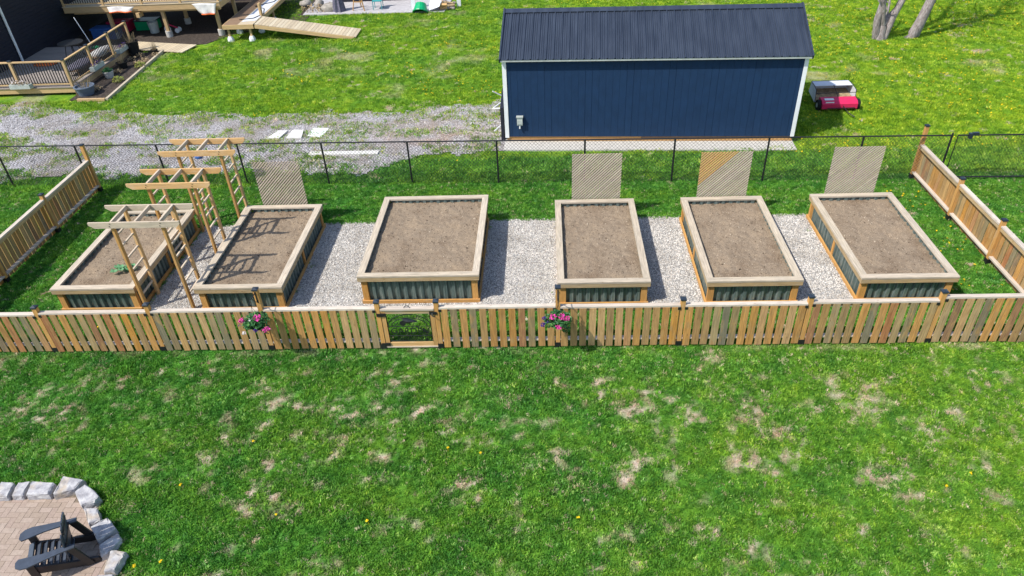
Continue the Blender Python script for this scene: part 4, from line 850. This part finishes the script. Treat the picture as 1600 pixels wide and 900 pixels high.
# upper deck
D = thing('raised_deck', 'raised timber deck on posts with concrete footings at the upper left', 'deck', (-22, 22.2, 0))
block('rim_board', D, .0, 7.3, 0, .05, 1.27, 1.52, 'deckwood'); block('rim_board', D, 7.25, 7.3, .052, 5.4, 1.27, 1.52, 'deckwood')
for k in range(8): block('joist', D, .5 + k * .95, .54 + k * .95, .054, 5.4, 1.3, 1.5, 'deckwood')
for k in range(36): block('deck_board', D, -.02, 7.33, -.02 + k * .15, .12 + k * .15, 1.524, 1.55, 'deckboard')
for (px, py) in ((4.45, .25), (6.95, .25), (1.9, .25), (4.5, 2.3), (7.0, 2.3), (2.0, 2.3)):
    q = block('post', D, px - .07, px + .07, py - .07, py + .07, .28, 1.27, 'deckwood'); mb = MB(); mb.tube([(px, py, -.02), (px, py, .28)], .15, 14); p_ = mb.build('footing', 'concrete', D)
block('beam', D, .3, 7.2, .2, .32, 1.16, 1.268, 'deckwood')
mb = MB(); mb.box(3.35, 3.5, -.1, .3, 1.0, 1.2); mb.build('bracket', 'deckwood', D)
railing(D, (0, .06), (7.25, .06), 1.55, 2.5); railing(D, (7.25, .1), (7.25, 5.3), 1.55, 2.5)
for px in (0.05, 1.9, 3.7, 5.5, 7.25): block('rail_post', D, px - .045, px + .045, .02, .11, 1.552, 2.56, 'deckwood')
def cloth(name, pts, label, seed, mt='flag', trim=None):
    a, b, c, d = map(Vector, pts); V = []; Fs = []; n = 8; r = random.Random(seed)
    for i in range(n + 1):
        for j in range(n + 1):
            u, v = i / n, j / n; p = a.lerp(b, u).lerp(d.lerp(c, u), v); V.append(p + Vector((0, .05 * math.sin(u * 9 + seed) * v, .02 * math.sin(v * 7 + u * 5))))
    for i in range(n):
        for j in range(n): k = i * (n + 1) + j; Fs.append((k, k + 1, k + n + 2, k + n + 1))
    o = obj(name, mesh(name, V, Fs, M[mt], True)); md = o.modifiers.new('thick', 'SOLIDIFY'); md.thickness = .006
    if trim:
        mb = MB(); e = [Vector(V[i * (n + 1) + n]) for i in range(n + 1)]; mb.tube([q + Vector((0, -.01, 0)) for q in e], .03, 6); mb.build('trim', trim, o)
    return tag(o, label, 'cloth', 'white cloths draped from the raised deck')
cloth('draped_cloth', [(-15.95, 22.14, 1.5), (-14.8, 22.14, 1.52), (-14.95, 22.1, 1.08), (-15.6, 22.1, 1.02)], 'white cloth with orange edge hanging from the right end of the raised deck', 2, trim='orange')
cloth('draped_cloth', [(-19.9, 22.14, 1.5), (-18.6, 22.14, 1.5), (-18.8, 22.08, 1.3), (-19.8, 22.08, 1.26)], 'white cloth with orange edge hanging at the left part of the raised deck rim', 4, trim='orange')
# lower deck
D = thing('low_deck', 'low timber deck with black baluster railing in the upper left corner', 'deck', (-22.2, 15.2, 0))
block('rim_board', D, -2, 4.0, 0, .045, .1, .3, 'deckwood'); block('rim_board', D, 3.955, 4.0, .048, 5.1, .1, .3, 'deckwood'); block('skirt_board', D, 3.99, 4.02, -.0, 5.1, .0, .098, 'brownboard')
for k in range(34): block('deck_board', D, -2, 4.03, -.03 + k * .152, .115 + k * .152, .304, .33, 'lowboard')
posts = [(-.9, .06), (1.85, .06), (3.94, .06), (3.94, 1.8), (3.94, 3.45), (3.94, 5.05)]
for px, py in posts:
    p_ = block('rail_post', D, px - .045, px + .045, py - .045, py + .045, .332, 1.34, 'deckwood'); mb = MB(); mb.box(px - .06, px + .06, py - .06, py + .06, 1.342, 1.38); mb.build('post_cap', 'cap_black', D)
railing(D, (-.9, .06), (1.85, .06), .33, 1.3); railing(D, (1.85, .06), (3.94, .06), .33, 1.3)
for i in (2, 3, 4): railing(D, posts[i], posts[i + 1], .33, 1.3)
def planter(px, py, z, r, h, mt, label, cat='planter', veg=None, seed=0, name='planter', grp=None):
    T = thing(name, label, cat, (px, py, z), grp); mb = MB(); mb.lathe([(0, 0), (r * .72, 0), (r, h), (r * 1.06, h), (r * 1.06, h + .03), (r * .9, h + .03), (r * .86, h - .05), (0, h - .05)], 18); mb.build('pot', mt, T, smooth=False)
    if veg == 'dry':
        mb = MB(); rn = random.Random(seed)
        for _ in range(34): a = rn.uniform(0, 6.3); d = rn.uniform(.2, 1) * r; hh = rn.uniform(.12, .42); mb.tube([(d * .5 * math.cos(a), d * .5 * math.sin(a), h - .04), (d * math.cos(a), d * math.sin(a), h + hh)], [.008, .003], 4)
        mb.build('dry_stems', 'stalk', T)
    elif veg: mb = MB(); leaves(mb, (0, 0, h + r * .35), (r * 1.1, r * 1.1, r * .55), 170, r * .2, seed); mb.build('foliage', veg, T)
    return T
planter(-17.95, 19.75, 0, .27, .62, 'rubber', 'tall black planter with dry stems at the end of the low deck railing', veg='dry', seed=1)
planter(-17.75, 15.15, 0, .36, .34, 'pot', 'blue grey planter with a withered plant at the near corner of the low deck', veg='dry', seed=2)
planter(-17.75, 17.0, 0, .2, .26, 'concrete', 'pale round pot with green seedlings in the mulch bed', veg='leaf', seed=3)
planter(-17.72, 18.1, 0, .22, .26, 'rubber', 'black pot standing in the middle of the mulch bed', veg='dry', seed=4)
planter(-17.2, 20.0, 0, .15, .15, 'rubber', 'small black pot in the far end of the mulch bed', veg='dry', seed=5)
def box_planter(px, py, z, rz, label, seed, fl='purple'):
    T = thing('window_box', label, 'flower box', (px, py, z), 'flower boxes on the low deck railing', rz); mb = MB(); mb.prism([(-.4, -.09), (.4, -.09), (.44, .09), (-.44, .09)], 0, .16); mb.build('box', 'greybox', T); mb = MB(); leaves(mb, (0, 0, .2), (.42, .12, .09), 120, .03, seed); mb.build('foliage', 'stalk', T)
    mb = MB(); leaves(mb, (0, 0, .25), (.38, .12, .05), 60, .03, seed + 3); mb.build('flowers', fl, T)
box_planter(-20.2, 15.1, .35, 0, 'flower box hooked on the front of the low deck', 1, 'whitepetal'); box_planter(-18.1, 17.0, .42, math.pi / 2, 'flower box on the side of the low deck near the mulch bed', 2); box_planter(-18.1, 19.2, .42, math.pi / 2, 'flower box on the side of the low deck, farthest from the camera', 3)
# cushions, toys and furniture on the low deck
def cushion(px, py, z, l, w, mt, label, rz): 
    o = blob('cushion', mt, None, (px, py, z), (l, w, .14), int(px * 7) % 50, amp=.25); o.rotation_euler.z = rz; return tag(o, label, 'cushion', 'cushions along the inside of the low deck railing')
cushion(-18.75, 17.0, .62, .35, .7, 'stripe', 'purple grey cushion piled inside the low deck railing', 0); cushion(-18.7, 18.6, .62, .32, .75, 'flag', 'white and blue cushion piled inside the low deck railing', 0)
T = thing('outdoor_bench', 'dark bench behind the cushions on the low deck', 'bench', (-18.8, 17.8, .33)); block('seat', T, -.25, .25, -1.5, 1.5, .2, .25, 'brownboard')
for sy in (-1.4, 1.4):
    for sx in (-.2, .2): block('leg', T, sx - .03, sx + .03, sy - .03, sy + .03, 0, .198, 'brownboard')
o = blob('towel', 'orange', None, (-20.9, 17.9, .37), (.42, .2, .05), 6, amp=.5); tag(o, 'crumpled orange towel on the low deck floor', 'towel')
T = thing('garden_table', 'round dark table on the low deck near the house wall', 'table', (-19.9, 18.6, .33)); mb = MB(); mb.lathe([(0, .66), (.5, .66), (.5, .69), (0, .69)], 24); mb.build('table_top', 'black', T)
for a in (0.5, 2.1, 3.7, 5.2): board('leg', T, (.38 * math.cos(a), .38 * math.sin(a), 0), (.2 * math.cos(a), .2 * math.sin(a), .66), .03, .03, 'black')
T = thing('garden_rake', 'leaning pole with green and orange ends on the low deck', 'rake', (-19.6, 19.6, .33)); mb = MB(); mb.tube([(0, 0, .1), (-.7, .5, 1.3)], .016, 6); mb.build('pole', 'white', T); q = blob('head', 'green_plastic', T, (0, .1, .1), (.18, .12, .08), 2); q = blob('head', 'orange', T, (0, -.3, .08), (.22, .12, .06), 4)
# storage under the deck
def tote(px, py, s, mt, label, lid='white'):
    T = thing('storage_box', label, 'storage box', (px, py, .012), 'storage boxes in the dark under the raised deck'); mb = MB(); mb.prism([(-s, -s * .6), (s, -s * .6), (s, s * .6), (-s, s * .6)], 0, s * .8); mb.build('tub', mt, T); mb = MB(); mb.prism([(-s * 1.06, -s * .66), (s * 1.06, -s * .66), (s * 1.06, s * .66), (-s * 1.06, s * .66)], s * .805, s * .9); mb.build('lid', lid, T)
tote(-20.6, 22.6, .55, 'blue', 'blue storage box under the raised deck, behind the railing', 'blue'); tote(-20.5, 23.8, .5, 'red', 'dark red storage box further back under the raised deck', 'red'); tote(-19.2, 23.9, .5, 'green_plastic', 'green storage box under the raised deck', 'cap_black')
T = thing('plastic_barrel', 'pale round bucket in the dark under the raised deck', 'bucket', (-18.6, 23.2, .012)); mb = MB(); mb.lathe([(0, 0), (.2, 0), (.24, .5), (.2, .5), (.18, .08), (0, .08)], 16); mb.build('body', 'greybox', T)
T = thing('tricycle', 'small red and white tricycle in the dark under the raised deck', 'tricycle', (-17.9, 23.1, .012))
for (px, py, r) in ((0, 0, .16), (.5, -.12, .11), (.5, .12, .11)): mb = MB(); mb.tube([(px, py - .02, r), (px, py + .02, r)], r, 14); mb.build('wheel', 'white', T)
mb = MB(); mb.tube([(0, 0, .16), (.05, 0, .4), (.5, 0, .2)], .03, 6); mb.tube([(.05, -.15, .45), (.05, .15, .45)], .015, 5); mb.build('frame', 'red', T)
# mulch bed with timber edging
mb = MB(); mb.prism([(-18.16, 14.6), (-16.66, 14.55), (-16.95, 20.15), (-18.16, 20.15)], -.02, .03); o = mb.build('mulch_bed', 'dirt'); o['kind'] = 'structure'
E_ = thing('timber_edging', 'timber edging around the mulch bed beside the low deck', 'edging', (-16.6, 14.45, 0)); board('edge_board', E_, (0, .0, .05), (-.3, 5.75, .05), .1, .12, 'cap'); board('edge_board', E_, (-.06, 0, .05), (-1.15, .02, .05), .1, .12, 'deckwood')
mb = MB()
for k in range(9):
    rn = random.Random(k); cx_, cy2 = rn.uniform(-17.9, -16.95), rn.uniform(14.9, 19.8); leaves(mb, (cx_, cy2, .1), (.2, .2, .09), 50, .05, k)
o = mb.build('dry_perennials', 'stalk'); o['kind'] = 'stuff'
for (px, py, lb) in ((-17.1, 16.4, 'yellow green low shrub in the nearer part of the mulch bed'), (-16.98, 18.1, 'yellow green low shrub in the farther part of the mulch bed')):
    T = thing('low_shrub', lb, 'shrub', (px, py, .02), 'yellow green shrubs in the mulch bed'); mb = MB(); leaves(mb, (0, 0, .12), (.25, .25, .13), 160, .04, 8); mb.build('foliage', 'conifer', T); mb = MB(); mb.tube([(0, 0, 0), (0, 0, .1)], .02, 5); mb.build('stem', 'bark', T)
# boardwalk
B_ = thing('boardwalk', 'short boardwalk of light planks lying on the lawn beside the planter', 'boardwalk', (-19.2, 21.2, .02), rz=math.radians(-14))
for k in range(21): block('plank', B_, k * .17, k * .17 + .155, -.52, .52, .03, .06, 'deckboard')
block('runner', B_, 0, 3.55, -.45, -.38, -.01, .028, 'deckwood'); block('runner', B_, 0, 3.55, .38, .45, -.01, .028, 'deckwood')
# walkway and ramp
D = thing('raised_walkway', 'raised timber walkway with a sloping plank ramp onto the lawn', 'walkway', (-14.42, 21.35, 0))
for k in range(44): block('deck_board', D, 0, .66, .0 + k * .15, .143 + k * .15, .72, .75, 'brownboard'); 
for k in range(44): block('deck_board', D, .665, 1.38, .0 + k * .15, .143 + k * .15, .72, .75, 'deckboard')
block('rim_board', D, 0, 1.38, -.045, -.003, .56, .748, 'deckwood'); block('rim_board', D, -.045, -.003, -.045, 6.6, .56, .74, 'deckwood'); block('rim_board', D, 1.383, 1.425, 1.25, 6.6, .56, .74, 'deckwood')
for (px, py) in ((.15, .1), (1.15, .1), (.15, 1.3), (1.2, 1.3), (1.3, 3.0)):
    block('leg', D, px - .045, px + .045, py - .045, py + .045, .2, .56, 'deckwood'); mb = MB(); mb.lathe([(.16, 0), (.15, .1), (.09, .22), (0, .22)], 8, (px, py, 0)); mb.build('pier_block', 'white', D)
for py in (1.32, 1.45): block('newel_post', D, 1.28, 1.37, py - .04 + .0, py + .04, .752, 1.3, 'deckwood')
a0 = Vector((1.43, 0, .74)); a1 = Vector((5.95, -.1, .06)); L_ = (a1 - a0).length; d_ = (a1 - a0).normalized(); n = 29
for k in range(n):
    p = a0 + d_ * (L_ * (k + .5) / n); q = board('ramp_plank', D, p + Vector((0, 0.0, 0)), p + Vector((0, 1.22, 0)), L_ / n - .014, .03, 'deckboard', up=(-d_.z, 0, d_.x))
board('ramp_stringer', D, a0 + Vector((0, -.01, -.1)), a1 + Vector((-.1, -.01, -.06)), .045, .14, 'deckwood'); board('ramp_stringer', D, a0 + Vector((0, 1.18, -.1)), a1 + Vector((-.1, 1.18, -.06)), .045, .14, 'deckwood')
mb = MB(); mb.prism([(-13.7, 21.75), (-13.08, 21.9), (-13.08, 27.4), (-13.65, 27.4)], .755, .762); tag(mb.build('mat', 'canvas'), 'long pale mat lying on the right half of the walkway', 'mat')
mb = MB(); mb.tube([(-13.9, 22.05, .775), (-13.3, 22.2, .78), (-13.05, 22.9, .78), (-13.3, 23.8, .78), (-13.9, 24.3, .775), (-13.2, 25.0, .78), (-13.1, 26.5, .78)], .018, 6); tag(mb.build('hose', 'black'), 'black hose snaking over the walkway mat', 'hose')
# far patio
mb = MB(); mb.prism([(-12.0, 25.3), (-4.9, 25.0), (-4.6, 29), (-12.0, 29)], -.02, .04); o = mb.build('far_patio', 'farpaver'); o['kind'] = 'structure'
T = thing('patio_wall', 'grey panelled wall across the back of the far stone patio', 'wall', (-10.5, 27.4, 0))
for k in range(20): block('panel', T, k * .21, k * .21 + .2, 0, .05, .04, 1.6, 'darkhouse')
T = thing('folded_parasol', 'folded grey striped parasol leaning at the left of the far patio', 'parasol', (-10.25, 25.75, .04)); mb = MB(); n_ = 16; V = []
pr_ = [(.34, 0), (.26, .5), (.16, 1.1), (.05, 1.8)]
for r_, z_ in pr_: V += [(r_ * (1 if k % 2 else .72) * math.cos(2 * math.pi * k / n_), r_ * (1 if k % 2 else .72) * math.sin(2 * math.pi * k / n_), z_) for k in range(n_)]
mb.add(V, [(i * n_ + k, i * n_ + (k + 1) % n_, (i + 1) * n_ + (k + 1) % n_, (i + 1) * n_ + k) for i in range(3) for k in range(n_)]); mb.build('canopy', 'stripe', T); mb = MB(); mb.tube([(0, 0, -.03), (0, 0, 1.95)], .02, 6); mb.build('pole', 'white', T)
T = thing('easel', 'orange wooden easel frame standing on the far patio', 'easel', (-9.25, 25.7, .04))
for a, b_ in (((-.3, 0, 0), (-.05, .2, 1.3)), ((.3, -.1, 0), (.05, .2, 1.3)), ((0, .6, 0), (0, .2, 1.3)), ((-.22, .06, .4), (.22, .0, .4))): board('bar', T, a, b_, .05, .03, 'skid')
T = thing('garden_chair', 'teal garden chair on the far patio', 'chair', (-8.3, 25.9, .04)); block('seat', T, -.24, .24, -.24, .24, .4, .43, 'teal'); block('backrest', T, -.24, .24, .22, .25, .45, .9, 'teal')
for sx in (-.21, .21):
    for sy in (-.21, .21): block('leg', T, sx - .015, sx + .015, sy - .015, sy + .015, 0, .398, 'teal')
T = thing('plastic_tub', 'bright green plastic tub tipped over at the edge of the far patio', 'tub', (-6.05, 25.15, .2)); T.rotation_euler = (2.5, .3, .3); mb = MB(); mb.lathe([(0, -.2), (.26, -.2), (.36, .2), (.4, .2), (.4, .24), (.33, .24), (.24, -.14), (0, -.14)], 16); mb.build('body', 'green_plastic', T)
T = thing('log_pile', 'pile of split logs and pale fabric at the right end of the far patio', 'log pile', (-4.95, 25.6, .0)); rn = random.Random(3)
for k in range(16):
    a = rn.uniform(-.5, .5); p = Vector((rn.uniform(-.35, .35), rn.uniform(-.4, .4), .08 + .1 * (k // 5))); d2 = Vector((math.cos(a), math.sin(a), rn.uniform(-.1, .1))) * .25; mb = MB(); mb.tube([p - d2, p + d2], rn.uniform(.05, .08), 6); mb.build('log', rn.choice(['bark', 'arbor', 'stalk']), T)
cloth('tarp', [(-5.7, 25.1, .04), (-5.1, 25.0, .3), (-5.0, 25.5, .45), (-5.6, 25.6, .5)], 'pale crumpled cloth beside the log pile on the far patio', 9, 'canvas')
for (px, py, w2, lb) in ((-6.5, 25.8, .1, 'white garden post at the green tub'), (-4.25, 26.0, .1, 'white garden post beyond the log pile')):
    T = thing('garden_post', lb, 'post', (px, py, 0)); block('shaft', T, -w2, w2, -.05, .05, 0, 1.0, 'white'); block('top', T, -w2 - .02, w2 + .02, -.07, .07, 1.002, 1.04, 'white')
for k, (px, py, r_, lb) in enumerate([(-10.75, 26.0, .45, 'large round rock left of the folded parasol'), (-11.5, 26.6, .35, 'medium rock left of the largest rock'), (-12.3, 26.9, .3, 'rock farthest left in the rockery'), (-11.2, 25.9, .18, 'small low rock in front of the rockery')]):
    tag(blob('rock', 'rock', None, (px, py, r_ * .4), (r_, r_ * .8, r_ * .7), k, amp=.3), lb, 'rock', 'rocks beside the far patio')
mb = MB(); leaves(mb, (-11.3, 26.2, .1), (1.1, .7, .2), 260, .07, 5); o = mb.build('dry_ground_cover', 'stalk'); o['kind'] = 'stuff'
